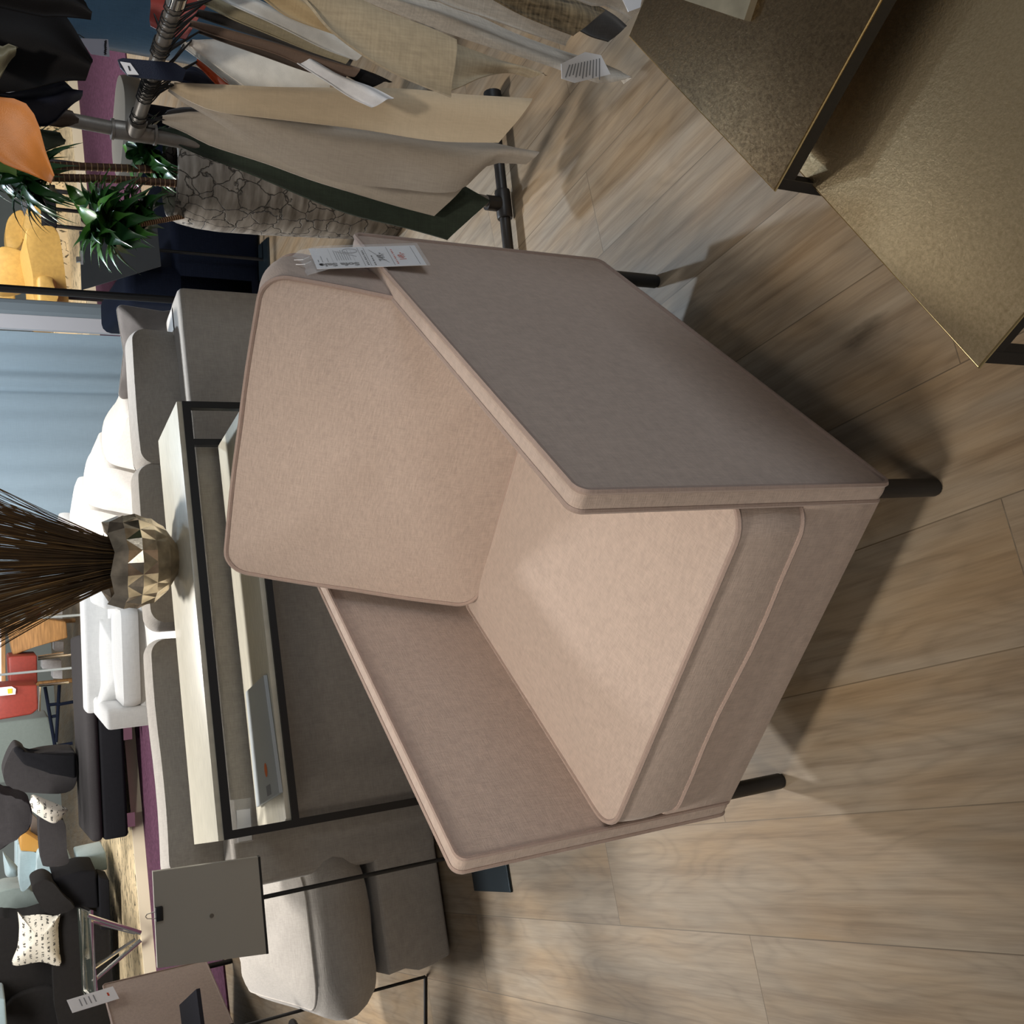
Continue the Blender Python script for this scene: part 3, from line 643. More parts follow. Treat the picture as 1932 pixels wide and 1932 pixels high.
a = obj('stalks', b2, M['straw2'], t, True); a['kind'] = 'stuff'; a['label'] = 'golden stalks'

# booklet on the lower shelf (a thin stack of two) and the tag sleeve on the sofa back
sh = SZ+.001
q = [atZ(x, y, sh+.012) for x, y in ((463, 1306), (497, 1274), (527, 1496), (484, 1523))]
t = thing('brochure', 'grey-blue brochure with an orange emblem lying on the console shelf', 'brochure', (q[0]+q[2])/2 - EZ*.012)
obj('cover', slab_pts(q, Vector((0, 0, -.011)), .0008), M['booklet'], t, True, smooth=False)
frb = frame(q[3], q[2]-q[3], q[0]-q[3])
bm = bmesh.new(); cx, cy = (q[2]-q[3]).length*.60, (q[0]-q[3]).length*.24
v = [bm.verts.new(frb @ Vector((cx+.016*math.cos(2*PI*k/16), cy+.021*math.sin(2*PI*k/16), .0006))) for k in range(16)]; bm.faces.new(v)
obj('emblem', bm, M['orange_ink'], t, True, smooth=False)
bm = bmesh.new(); add_rect(bm, frb, cx-.022, cy-.075, cx+.026, cy-.045)
for k in range(0): add_rect(bm, frb, cx-.02, .335+.012*k, cx+.035, .341+.012*k)
obj('lettering', bm, M['grey_ink'], t, True, smooth=False)
q = [atZ(x, y, sh+.004) for x, y in ((452, 1270), (470, 1270), (472, 1310), (456, 1310))]
obj_ = slab_pts([atZ(x, y, sh+.0045) for x, y in ((455, 1300), (495, 1290), (520, 1480), (478, 1505))], Vector((0, 0, -.004)))
pp = CO+ey*(.376-.004)
q = [atP(x, y, pp, ey) for x, y in ((478, 1587), (473, 1505), (422, 1508), (436, 1590))]
bm.free() if False else None
t = thing('price_tag', 'clear sleeve with a small white card on the sofa back beside the console leg', 'price tag', q[0])
obj_.free()
frt = frame(q[0], q[1]-q[0], q[3]-q[0]); w3, h3 = (q[1]-q[0]).length, (q[3]-q[0]).length
obj('clear_sleeve', sheet(frt @ Matrix.Translation((0, 0, -.002)), w3, h3, .0006), M['sleeve'], t, True, smooth=False)
frt = frame(q[0], q[1]-q[0], q[3]-q[0]) @ Matrix.Translation((.004, .004, 0)); w4, h4 = w3*.72, h3*.62
a = obj('card', sheet(frt, w4, h4), M['paper'], t, True, smooth=False)
g = bmesh.new()
for k in range(5): add_rect(g, frt, w4*.2, h4*(.2+.13*k), w4*(.75-.06*(k % 3)), h4*(.2+.13*k)+.002, -.0012)
obj('lettering', g, M['grey_ink'], a, True, smooth=False)

# ------------------------------------------------------------------ greige linen sofa behind the console
t = thing('corner_sofa', 'large greige linen corner sofa seen from behind, brightly lit on its far side', 'sofa', CO, ROOM)
y0 = .376; BH = .70
def part(name, bm, m=None, lab=None):
    o = obj(name, bm, m or M['linen'], t)
    if lab: o['label'] = lab
    return o
part('backrest', box((-.43, y0+.075, (BH+.02)/2), (1.038, .075, (BH-.02)/2), bev=.022, seg=3))
def skirt(p):
    return Vector((p.x + .010*math.sin(p.z*40)*(p.x < -1.6), p.y-.006*math.sin(p.x*22+p.z*9)*(1 if p.y < y0+.1 else 0), p.z))
bm = box((-.605, y0+.48, .133), (1.218, .475, .115), bev=.02, seg=3); bmesh.ops.subdivide_edges(bm, edges=bm.edges[:], cuts=3, use_grid_fill=True)
for v in bm.verts: v.co = skirt(v.co)
part('base', bm)
# seat cushions; the open end one rolls over the base
f = lambda p: Vector((-1.66+p.x, y0+.45+p.y, .395+p.z+ .012*math.sin(p.y*5)))
bm, s1, s2 = cushion(.215, .44, .10, r=.10, bulge=.075, side=.05, f=f, rings=9, wrk=.016, seed=11)
a = part('seat_cushion', bm, None, 'rounded end seat cushion'); obj('seam', tube(s1, .003, 5, True), M['linen'], a)
for cx in (-1.02, -.38, .24):
    f = lambda p, cx=cx: Vector((cx+p.x, y0+.58+p.y, .36+p.z))
    bm, s1, s2 = cushion(.30, .40, .085, r=.07, bulge=.03, side=.01, f=f, rings=6, wrk=.01, seed=int(cx*10)); part('seat_cushion', bm)
# back cushions standing above the backrest
for i, (xa, xb, zt) in enumerate(((-1.40, -.640, .885), (-.585, -.02, .88), (-.02, .50, .865))):
    hx = (xb-xa)/2; cx = (xa+xb)/2; hz = .25
    def f(p, cx=cx, zt=zt): return Vector((cx+p.x, y0+.235+p.z - (p.y)*.10, zt-.25-.015+p.y + .004*math.sin(p.x*9+i)))
    bm, s1, s2 = cushion(hx, hz, .075, r=.05, bulge=.045, side=.012, f=f, rings=9, pinch=.012, wrk=.022, seed=i+20)
    a = part('back_cushion', bm); obj('seam', tube(s1, .0028, 5, True), M['char2'], a)
part('armrest', box((.535, y0+.53, .36), (.075, .45, .34), bev=.03, seg=3), M['linen_lit'])
# return section running away on the right, its back cushions facing left
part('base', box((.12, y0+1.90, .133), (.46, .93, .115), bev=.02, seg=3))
part('backrest', box((.54, y0+1.98, .36), (.07, .86, .34), bev=.03, seg=3), M['linen_lit'])
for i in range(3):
    f = lambda p, i=i: Vector((.05+p.x, y0+1.28+.60*i+p.y, .36+p.z)); bm, s1, s2 = cushion(.40, .295, .085, r=.07, bulge=.04, side=.01, f=f, rings=6, wrk=.012, seed=60+i); part('seat_cushion', bm, M['linen_lit'])
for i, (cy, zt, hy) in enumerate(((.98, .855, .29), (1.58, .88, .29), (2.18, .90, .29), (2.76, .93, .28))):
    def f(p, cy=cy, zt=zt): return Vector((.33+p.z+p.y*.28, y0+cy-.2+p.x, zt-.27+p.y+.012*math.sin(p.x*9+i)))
    bm, s1, s2 = cushion(hy, .25, .085, r=.07, bulge=.05, side=.012, f=f, rings=9, pinch=.06, wrk=.02, seed=i+40); part('back_cushion', bm, M['linen_lit'])
# grey throw pillow in the corner
wp = CO + ex*.50 + ey*(y0+.33) + EZ*.70
t2 = thing('throw_pillow', 'dark grey linen throw pillow tucked in the right corner of the corner sofa', 'pillow', wp, ROOM-.35)
bm, s1, s2 = cushion(.20, .20, .012, r=.03, bulge=.075, side=0, f=lambda p: Vector((p.x*.9, p.z+p.y*.3, p.y*.8)), rings=10, pinch=.14, wrk=.03, seed=9, edge=.006)
obj('cover', bm, mat('dark_greige_cloth', (.20, .18, .17), .9, var=.1, vscale=20, bump=.4, bscale=400), t2)
obj('seam', tube(s1, .003, 5, True), M['linen_lit'], t2)

# ------------------------------------------------------------------ floor-standing sign at the left of the console
SY = 2.95
t = thing('sign_stand', 'satin grey metal sign panel on a black pole, left of the console table', 'sign stand', (-1.115, 3.0, 0))
q = [(288, 1645), (487, 1617), (503, 1800), (297, 1827)]
bm = slab(q, SY, .012, .001); pan = obj('panel', bm, M['sign'], t, True, smooth=False)
a, b = atY(487, 1617, SY), atY(503, 1800, SY)
obj('edge_strip', slab_pts([a+Vector((0, -.001, 0)), b+Vector((0, -.001, 0)), b+Vector((0, -.001, -.006)), a+Vector((0, -.001, -.006))], Vector((0, .016, 0))), M['black'], t, True, smooth=False)
k = atY(399, 1727, SY); obj('chrome_dot', tube([k+Vector((0, .0, 0)), k+Vector((0, -.004, 0))], .006, 16), M['chrome'], t, True)  # small round chrome dot in the middle of the panel
k = atY(297, 1724, SY); cl = obj('binder_clip', box(k+Vector((0, 0, -.004)), (.019, .010, .010), bev=.002), M['black'], t, True)
bm = bmesh.new()
for s in (-1, 1): add_tube(bm, [k+Vector((s*.010, -.008*1, .004)), k+Vector((s*.006, -.004, .028)), k+Vector((0, -.004, .032)), k+Vector((-s*.004, -.004, .028))], .0012, 6)
obj('wire_handle', bm, M['chrome'], cl, True)
pt = atY(496, 1697, SY+.004)
obj('pole', tube([(pt.x, SY+.02, .008), (pt.x, SY+.02, pt.z+.12)], .0065, 12), M['black'], t, True)
q = [atZ(x, y, .008) for x, y in ((893, 1650), (898, 1681), (963, 1684), (950, 1622))]
x0 = q[2]; e1 = (q[1]-q[2]).normalized(); e2 = Vector((-e1.y, e1.x, 0)); e2 = e2 if e2.x > 0 else -e2
bp = [x0, x0+e1*.255, x0+e1*.255+e2*.20, x0+e2*.20]
obj('base_plate', slab_pts(bp, Vector((0, 0, -.008)), .0008), M['blueplate'], t, True, smooth=False)

# ------------------------------------------------------------------ black wire table at the far left
lf = atZ(805, 1842); t = thing('side_table', 'black wire-frame side table with thin rod legs, left of the sofa end cushion', 'side table', (lf.x-.3, lf.y, 0))
r = .0055
tx = Vector((-.997, .08, 0)); ty = ey*.30 + tx*.55
for j in (0, 1):
    p = lf+ty*j
    obj('leg', tube([p+EZ*.006, p+EZ*.69], r, 10), M['black'], t, True)
    obj('floor_rod', tube([p+EZ*.006, p+tx*.75+EZ*.006], r, 10), M['black'], t, True)
    obj('leg', tube([p+tx*.75+EZ*.006, p+tx*.75+EZ*.68], r, 10), M['black'], t, True)
obj('table_top', slab_pts([lf+tx*i+ty*j+EZ*.70 for i, j in ((-.01, -.02), (-.01, 1.02), (.77, 1.02), (.77, -.02))], Vector((0, 0, -.015))), M['black'], t, True, smooth=False)
# low black table corner in front of the far blush chair
q = [atZ(370, 1866, .5), atZ(300, 1932, .5)]; q2 = atZ(373, 1932, .5)
e1 = (q[1]-q[0]).normalized(); e2 = (q2-q[0]); e2 = (e2-e1*e2.dot(e1)).normalized(); mid = q[0]+e1*.4+e2*.3
t = thing('coffee_table', 'black slab coffee table, its pointed corner in front of the distant blush armchair', 'coffee table', (mid.x, mid.y, 0))
mid = q[0]+e1*.26+e2*.26
cs = [q[0], q[0]+e1*.5, q[0]+e1*.5+e2*.5, q[0]+e2*.5]
obj('table_top', slab_pts(cs, Vector((0, 0, -.018)), .001), mat('blue_black_laminate', (.014, .014, .02), .75, spec=.15), t, True, smooth=False)
mid = q[0]+e1*.33+e2*.33
obj('pedestal', tube([(mid.x, mid.y, 0), (mid.x, mid.y, .012), (mid.x, mid.y, .0121), (mid.x, mid.y, .483)], .03, 16, radii=[.12, .12, .03, .03]), M['black'], t, True)

# ------------------------------------------------------------------ second blush armchair, far left
b0, b1 = atZ(388, 1812, .152), atZ(440, 1932, .152)
yv = (b1-b0).normalized(); ang = math.atan2(-yv.x, yv.y)
c2 = dup(chair); c2.rotation_euler[2] = ang
c2.location = b0 - Matrix.Rotation(ang, 3, 'Z') @ Vector((-.3735, -.4763, 0)); c2.location.z = 0
c2['label'] = 'second blush armchair in the distance at the left edge of the photo'
XC2 = Vector((math.cos(ang), math.sin(ang), 0)); pp = c2.location - XC2*.40
q = [atP(x, y, pp, XC2) for x, y in ((152, 1927), (225, 1884), (213, 1861), (141, 1900))]
t = thing('price_tag', 'small white price tag hanging on the distant blush armchair', 'price tag', q[0])
fr = frame(q[1], q[2]-q[1], q[0]-q[1]); w5, h5 = (q[2]-q[1]).length, (q[0]-q[1]).length
a = obj('card', sheet(fr, w5, h5, .002), M['paper'], t, True, smooth=False)
bm = bmesh.new()
for k in range(4): add_rect(bm, fr, w5*.25, h5*(.45+.1*k), w5*.8, h5*(.45+.1*k)+.006, .002); add_rect(bm, fr, w5*.25, h5*(.45+.1*k), w5*.8, h5*(.45+.1*k)+.006, -.002)
obj('black_lettering', bm, M['grey_ink'], a, True, smooth=False)
bm = bmesh.new(); add_rect(bm, fr, w5*.4, h5*.15, w5*.65, h5*.19, .002); add_rect(bm, fr, w5*.4, h5*.15, w5*.65, h5*.19, -.002); obj('red_lettering', bm, M['red_ink'], a, True, smooth=False)

# ------------------------------------------------------------------ pipe rack with fabric and leather samples
RP = Vector((.879, 2.566, 0)); RD = Vector((.142, -.990, 0)).normalized(); TEE = 1.035; LEAN = Vector((.052, -.016, 0))/1.035
FOOT = RP.copy()
t = thing('sample_rack', 'iron pipe rack holding fabric and leather samples, at the right of the blush armchair', 'rack', RP)
pr = .0165
RX = Vector((RD.y, -RD.x, 0)); RX = RX if RX.x > 0 else -RX     # sideways, to the right
far = RP + RD*1.75
RP0, far0 = RP, far; RP = RP+LEAN*TEE; far = far+LEAN*TEE
for bp, tp in ((RP0, RP), (far0, far)):
    obj('post', tube([bp+EZ*.03, bp+LEAN*1.72+EZ*1.72], pr, 18), M['iron'] , t, True)
    fp = obj('floor_pipe', tube([bp-RX*.30+EZ*.03, bp+RX*.33+EZ*.03], pr*.95, 16), M['iron_dark'], t, True)
    obj('tee_fitting', tube([bp-RX*.042+EZ*.03, bp-RX*.036+EZ*.03, bp+RX*.036+EZ*.03, bp+RX*.042+EZ*.03], pr, 18, radii=[pr*1.3, pr*1.38, pr*1.38, pr*1.3]), M['iron_dark'], fp, True)
    obj('tee_fitting', tube([bp+EZ*.045, bp+EZ*.085], pr*1.32, 18), M['iron_dark'], fp, True)
    for s in (-.30, .33): obj('end_cap', tube([bp+RX*(s-.012)+EZ*.028, bp+RX*(s+.012)+EZ*.028], .026, 16), M['black'], fp, True)
    obj('tee_fitting', tube([tp+EZ*(TEE-.048), tp+EZ*(TEE-.042), tp+EZ*(TEE+.042), tp+EZ*(TEE+.048)], pr, 18, radii=[pr*1.2, pr*1.36, pr*1.36, pr*1.2]), M['iron'], t, True)
    for z in (-.048, .048): obj('collar', tube([tp+EZ*(TEE+z-.003), tp+EZ*(TEE+z+.003)], pr*1.5, 18), M['iron'], t, True)
    d = RD if tp == RP else -RD
    obj('tee_fitting', tube([tp+d*.012+EZ*TEE, tp+d*.058+EZ*TEE], pr*1.34, 18), M['iron'], t, True)
rail = obj('lower_rail', tube([RP+EZ*TEE, far+EZ*TEE], pr*.96, 18), M['iron'], t, True)
obj('upper_rail', tube([RP0+LEAN*1.70+EZ*1.70, far0+LEAN*1.70+EZ*1.70], pr*.96, 18), M['iron'], t, True)
obj('coupling', tube([RP+RD*.52+EZ*TEE, RP+RD*.56+EZ*TEE], pr*1.12, 18), M['chrome'], t, True)

def loft(Lp, Rp, Yt, Yb, fold=.01, nf=2.2, ph=0, rows=26, cols=18, curl=0):
    """cloth between two outlines (photo points turned into places at the sample's own distance), with soft folds"""
    n = len(Lp)
    def lift(P):
        x0, x1 = P[0][0], P[-1][0]
        return [atY(x, y, Yt+(Yb-Yt)*(i/(len(P)-1))) for i, (x, y) in enumerate(P)]
    A = spline(lift(Lp), rows); B = spline(lift(Rp), rows); bm = bmesh.new(); V = []
    for i in range(rows):
        s = i/(rows-1); row = []
        for j in range(cols):
            w = j/(cols-1); p = A[i].lerp(B[i], w)
            d = fold*(.35+.65*s)*math.sin(PI*nf*w+ph+s*1.1) + curl*((2*w-1)**2)*s + fold*.5*mnoise.noise(Vector((w*2.3+ph, s*2.1, ph)))
            row.append(bm.verts.new(p+Vector((0, d, 0))))
        V.append(row)
    for i in range(rows-1):
        for j in range(cols-1): bm.faces.new((V[i][j], V[i][j+1], V[i+1][j+1], V[i+1][j]))
    return bm, (A[0]+B[0])/2
def thicken(bm, th):
    bmesh.ops.recalc_face_normals(bm, faces=bm.faces)
    bmesh.ops.solidify(bm, geom=bm.faces[:], thickness=th); return bm
def RAILPX(Y):
    p = RP + RD*((Y-RP.y)/RD.y) + EZ*(TEE-.035) - EYE; z = p.dot(FW)
    return 966-FPX*p.dot(UP)/z, 966-FPX*p.dot(RT)/z
ug = 'leather samples on the upper rail'
def sample(name, label, Lp, Rp, Yt, Yb, m, th=.0022, group='samples on the lower rail', loop=True, rz=None, pinked=0, **k):
    if group == ug:                       # the hides run on upwards to the rail they hang from
        yr = 74 - (2.44-Yt)*650; xr = -427+(Yt-2.2)*143; Lp = [(xr, yr+14), (xr/2, (yr+14)*.4+Lp[0][1]*.6)] + Lp; Rp = [(xr, yr-14), (xr/2, (yr-14)*.4+Rp[0][1]*.6)] + Rp
    elif Lp[0][0] > 420 and (Lp[0][1]+Rp[0][1])/2 < 5:      # near samples: cropped by the frame, they too run up to the lower rail
        xr, yr = RAILPX(Yt); Lp = [(xr, yr+5), ((xr+Lp[0][0])/2, (yr+5)*.45+Lp[0][1]*.55)] + Lp; Rp = [(xr, yr-5), ((xr+Rp[0][0])/2, (yr-5)*.45+Rp[0][1]*.55)] + Rp
    bm, top = loft(Lp, Rp, Yt, Yb, **k); bm = thicken(bm, th)
    t = thing(name, label, 'fabric sample' if 'leather' not in name else 'leather sample', top, 0, group)
    part_ = 'leather' if 'leather' in name else 'cloth'
    obj(part_, bm, m, t, True, angle=60)
    if loop:
        z = rz or TEE; s = max(.05, min(1.7, (top-RP).dot(RD))); c = RP + RD*s + EZ*z; rnd = random.Random(hash(label) % 1000 if False else len(label)*7+int(top.x*999))
        bm = bmesh.new()
        for q in range(2):
            e = RD*rnd.uniform(-.02, .02); pr2 = pr*1.08
            pts = [top+EZ*-.004]
            for kk in range(9):
                an = -.5*PI+ .35+(2*PI-.7)*kk/8
                pts.append(c+e+RX*(pr2*1.05*math.cos(an))*(1)+EZ*(pr2*1.05*math.sin(an))+RD*(.008*(kk-4)/4))
            pts.append(top+EZ*-.004+RD*.004)
            add_tube(bm, pts, .0016, 5)
        obj('hanging_loop', bm, M['cord'], t, True)
    return t
M['s_green'] = fabric('dark_green_felt', (.035, .048, .035), .15, .4, sheen=.1)
M['s_taupe'] = fabric('taupe_weave', (.40, .355, .30), .07, .5)
M['s_taupe2'] = fabric('warm_taupe_weave', (.46, .41, .345), .07, .5)
M['s_tan'] = fabric('tan_suede', (.52, .42, .29), .05, .4, sheen=.4)
M['s_gold'] = fabric('gold_suede', (.42, .31, .17), .06, .4, sheen=.4)
M['s_brown'] = fabric('brown_suede', (.17, .115, .085), .06, .4, sheen=.3)
M['s_dkbrown'] = fabric('dark_brown_suede', (.07, .05, .038), .06, .4)
M['s_cream'] = leather('cream_leather', (.72, .69, .62), .5)
M['s_white'] = leather('white_leather', (.76, .77, .80), .5)
M['s_grey'] = leather('pale_grey_leather', (.52, .52, .50), .5)
M['s_khaki'] = fabric('khaki_weave', (.30, .26, .17), .12, .5)
M['s_felt'] = fabric('oatmeal_felt', (.40, .33, .225), .14, .35)
M['s_linen'] = fabric('pale_linen_weave', (.52, .475, .41), .16, .55)
M['s_tweed'] = fabric('brown_tweed', (.19, .145, .085), .75, .30, bump=1)
M['s_dk'] = fabric('anthracite_weave', (.045, .042, .04), .15, .5)
M['s_orange'] = leather('orange_leather', (.58, .20, .035), .45)
M['s_navy'] = mat('navy_leather', (.012, .016, .034), .45, bump=.25, bscale=500, spec=.3)
M['s_black'] = mat('black_leather', (.007, .0065, .007), .6, bump=.25, bscale=500, spec=.12)
M['s_olive'] = leather('olive_leather', (.13, .12, .075), .42)
M['s_redor'] = leather('vermilion_leather', (.50, .075, .018), .45)
M['s_dgreen'] = leather('bottle_green_leather', (.022, .035, .018), .5)
M['s_lgreen'] = leather('grass_green_leather', (.15, .30, .06), .5)
fs, ls = 'fabric_sample', 'leather_sample'
sample(fs, 'dark green felt sample hanging lowest beside the cracked planter', [(302, 252), (360, 286), (466, 326), (590, 377), (671, 404), (760, 425), (849, 450)], [(300, 240), (380, 250), (480, 270), (600, 290), (700, 310), (800, 322), (917, 383)], 2.55, 2.47, M['s_green'], th=.004, fold=.02, nf=1.2)
sample(fs, 'taupe woven sample, left one, in front of the dark green felt', [(307, 232), (356, 253), (401, 275), (509, 307), (590, 334), (671, 358), (760, 385), (827, 402)], [(305, 222), (380, 215), (470, 240), (560, 262), (660, 290), (760, 320), (840, 345), (878, 345)], 2.47, 2.43, M['s_taupe2'], fold=.03, nf=1.6, ph=.6)
sample(fs, 'broad taupe woven sample with a wavy lower hem, nearest the armchair', [(319, 168), (350, 190), (407, 221), (482, 269), (550, 308), (640, 340), (740, 352), (860, 360), (924, 309), (992, 309)], [(318, 160), (360, 172), (412, 203), (480, 212), (590, 223), (700, 232), (837, 252), (930, 264), (985, 274), (1024, 281)], 2.36, 2.30, M['s_taupe'], fold=.03, nf=1.3, ph=2.2)
sample(fs, 'plain tan suede sample hanging below the white leather', [(321, 166), (361, 190), (412, 209), (500, 220), (600, 230), (700, 240), (837, 260), (948, 264)], [(330, 158), (380, 161), (440, 164), (509, 168), (622, 170), (760, 172), (870, 183), (998, 192)], 2.34, 2.16, M['s_tan'], fold=.025, nf=1.1, ph=1.0)
sample(ls, 'navy leather sample with a stitched edge on the lower rail', [(325, 150), (370, 164), (408, 170)], [(335, 130), (372, 126), (412, 160)], 2.38, 2.38, M['s_navy'])
sample(ls, 'vermilion orange leather sample, a sliver behind the cream leather', [(368, 119), (400, 150), (432, 172)], [(372, 112), (415, 136), (450, 172)], 2.335, 2.335, M['s_redor'])
sample(ls, 'pale grey leather sample peeking out left of the cream leather', [(341, 87), (372, 110), (420, 146), (455, 174)], [(347, 78), (390, 100), (450, 140), (500, 172)], 2.315, 2.315, M['s_grey'])
sample(ls, 'cream leather sample, large and smooth, in the middle of the rack', [(346, 79), (385, 108), (440, 148), (480, 172), (550, 196), (628, 190)], [(369, 75), (410, 74), (455, 81), (536, 113), (590, 142), (620, 157)], 2.28, 2.26, M['s_cream'], fold=.012, nf=1)
sample(ls, 'white leather sample tip with a pinked edge below the brown suede', [(560, 120), (612, 152), (660, 180), (704, 201)], [(590, 112), (640, 140), (700, 162), (746, 183)], 2.13, 2.11, M['s_white'], loop=False)
sample(fs, 'dark brown suede sample under the mid brown suede', [(372, 62), (450, 90), (560, 126), (649, 152)], [(382, 52), (470, 76), (580, 112), (655, 138)], 2.19, 2.17, M['s_dkbrown'])
sample(fs, 'mid brown suede sample with a pinked long edge', [(357, 50), (423, 73), (520, 101), (600, 131), (671, 143)], [(358, 38), (420, 52), (509, 76), (600, 103), (682, 126)], 2.16, 2.13, M['s_brown'])
sample(ls, 'small black leather corner sticking out below the brown suede', [(600, 130), (650, 140), (700, 163)], [(610, 110), (680, 128), (743, 152)], 2.155, 2.145, M['s_black'], loop=False)
sample(fs, 'black cloth sample in the shade between brown and khaki ones', [(365, 30), (450, 58), (560, 90), (662, 122)], [(375, 18), (470, 38), (570, 73), (665, 108)], 2.12, 2.11, M['s_dk'])
sample(fs, 'khaki sample with zigzag cut edges beside the off-white leather', [(378, 6), (450, 42), (560, 84), (655, 118)], [(400, -6), (480, 26), (580, 68), (664, 102)], 2.09, 2.07, M['s_khaki'])
sample(ls, 'off-white leather sample between the khaki sample and the gold suede', [(410, -4), (450, 16), (540, 56), (620, 92), (674, 112)], [(440, -20), (500, 4), (560, 34), (640, 58), (690, 100)], 2.05, 2.03, M['s_grey'])
sample(fs, 'gold suede sample above the off-white leather', [(478, -14), (540, 24), (600, 48), (634, 60)], [(540, -20), (580, -5), (610, 24), (648, 60)], 2.0, 1.98, M['s_gold'])
sample(fs, 'oatmeal felt sample with a folded pocket corner, large', [(560, -10), (620, 54), (690, 104), (760, 142), (854, 181)], [(640, -16), (700, 16), (760, 42), (810, 60), (857, 80)], 1.92, 1.88, M['s_felt'], th=.005, fold=.012, nf=1.5)
sample(fs, 'oatmeal linen sample with a wavy hem behind the labelled roll', [(838, 175), (868, 165), (911, 146), (960, 135), (1000, 144)], [(838, 74), (890, 92), (940, 110), (990, 125), (1037, 140)], 1.96, 1.94, M['s_felt'], loop=False)
lab = [(690, 5), (780, 43), (855, 77), (948, 113), (1023, 138), (1080, 158), (1122, 168), (1165, 160)], [(760, -14), (850, 5), (920, 29), (980, 53), (1073, 82), (1119, 95), (1166, 109), (1197, 145)]
tl = sample(fs, 'pale linen sample rolled lengthwise with a printed paper label', *lab, 1.76, 1.70, M['s_linen'], fold=-.035, nf=1, ph=0)
sample(fs, 'narrow pale linen strip beside the brown tweed', [(825, -2), (920, 29), (1000, 58), (1072, 83)], [(890, -14), (960, 13), (1020, 44), (1076, 64)], 1.68, 1.66, M['s_linen'], fold=.012, nf=1)
sample(fs, 'coarse brown tweed sample at the right end of the rack', [(925, -8), (990, 27), (1050, 52), (1085, 65)], [(1000, -24), (1060, -14), (1110, 0), (1144, 19)], 1.60, 1.58, M['s_tweed'], th=.004, fold=.008)
sample(fs, 'anthracite cloth sample behind the brown tweed', [(1050, 35), (1098, 59), (1152, 76)], [(1100, 0), (1145, 16), (1187, 46)], 1.66, 1.64, M['s_dk'], loop=False)
sample(fs, 'light oatmeal sample end nearest the taller brass table', [(1090, -8), (1150, 6), (1196, 32)], [(1140, -22), (1180, -10), (1215, 8)], 1.52, 1.50, M['s_linen'], loop=False)
sample(ls, 'brick red leather sample draped over the lower rail', [(284, 50), (310, 62), (352, 72)], [(284, -6), (330, -8), (398, -2)], 2.22, 2.18, M['red'])
sample(fs, 'slate grey cloth sample tip at the rail end beside the post', [(300, 222), (340, 216), (400, 216)], [(320, 208), (350, 202), (400, 205)], 2.50, 2.50, fabric('slate_weave', (.10, .10, .105), .1, .5))
# printed label on the linen roll
Ya = 1.655
q = [atY(x, y, Ya) for x, y in ((1060, 120), (1063, 149), (1150, 140), (1112, 97))]
fr = frame(q[3]+Vector((0, 0, 0)), (atY(1062, 122, Ya)-atY(1105, 97, Ya))*-1, Vector((0, 0, 1)))
Lf = [atY(x, y, Ya) for x, y in ((1085, 156), (1060, 148), (1059, 120), (1104, 98), (1134, 104), (1152, 140))]
lb = obj('paper_label', slab_pts(Lf, Vector((0, .0012, 0))), M['paper'], tl, True, smooth=False)
g = bmesh.new()
for k in range(11):
    w = k/10; a = Vector((1066+w*64, 146 + w*4)); b_ = Vector((1074+w*56, 122-w*12)); sh_ = .12*((k*37) % 5)
    a2 = b_.lerp(a, 1-sh_*.4)
    P4 = [atY(p.x, p.y, Ya-.0008) for p in (b_, a2, a2+Vector((2.2, .4)), b_+Vector((2.2, .4)))]
    g.faces.new([g.verts.new(p) for p in P4])
obj('printed_lines', g, M['grey_ink'], lb, True, smooth=False)
# clear bag with a printed slip, nearest the table
q = [(1182, -6), (1200, 6), (1196, 20), (1176, 8)]
t = thing('sample_bag', 'small clear bag with a white slip among the samples at the top edge', 'bag', atY(1190, 10, 1.48))
obj('slip', slab([(1172, -8), (1212, -8), (1208, 14), (1186, 22)], 1.48, .002), M['paper'], t, True, smooth=False)

# leather samples on the upper rail
ug = 'leather samples on the upper rail'
sample(ls, 'black leather sample, the broadest of the hanging leathers at the top corner', [(-20, 176), (0, 171), (60, 163), (118, 149), (163, 148)], [(-20, -20), (40, -20), (90, -10), (128, 30), (177, 108)], 2.22, 2.18, M['s_black'], group=ug, loop=False, fold=.015)
sample(ls, 'black leather sample corner in the top corner over the blue velvet', [(60, 24), (110, 28), (140, 30), (173, 34)], [(60, -24), (120, -24), (155, -12), (171, 22)], 2.08, 2.06, M['s_black'], group=ug, loop=False)
sample(ls, 'small dark brown leather tip under the broad black leather', [(120, 140), (150, 133), (164, 124)], [(120, 110), (150, 114), (171, 118)], 2.235, 2.23, M['s_dkbrown'], group=ug, loop=False)
sample(ls, 'olive leather sample catching light in front of the black leathers', [(-14, 142), (8, 126), (26, 104)], [(-14, 80), (10, 78), (35, 86)], 2.14, 2.12, M['s_olive'], group=ug, loop=False)
sample(ls, 'navy leather sample above the orange leather', [(-14, 216), (40, 229), (95, 232), (128, 201), (152, 181)], [(-14, 168), (60, 161), (122, 148), (140, 163), (157, 176)], 2.30, 2.28, M['s_navy'], group=ug, loop=False, fold=.02)
sample(ls, 'orange leather sample, bright, pointing down beside the plant', [(-8, 294), (40, 316), (70, 329), (98, 341)], [(-8, 187), (31, 193), (56, 212), (72, 245), (84, 290), (101, 338)], 2.20, 2.17, M['s_orange'], group=ug, loop=False, fold=.02, nf=1.3)
sample(ls, 'bottle green leather sample beside the orange leather', [(68, 270), (85, 283), (122, 269)], [(68, 240), (108, 242), (123, 266)], 2.42, 2.42, M['s_dgreen'], group=ug, loop=False)
sample(ls, 'grass green leather sample left of the orange leather', [(-8, 318), (15, 323), (33, 331)], [(-8, 294), (15, 299), (28, 309)], 2.44, 2.44, M['s_lgreen'], group=ug, loop=False)
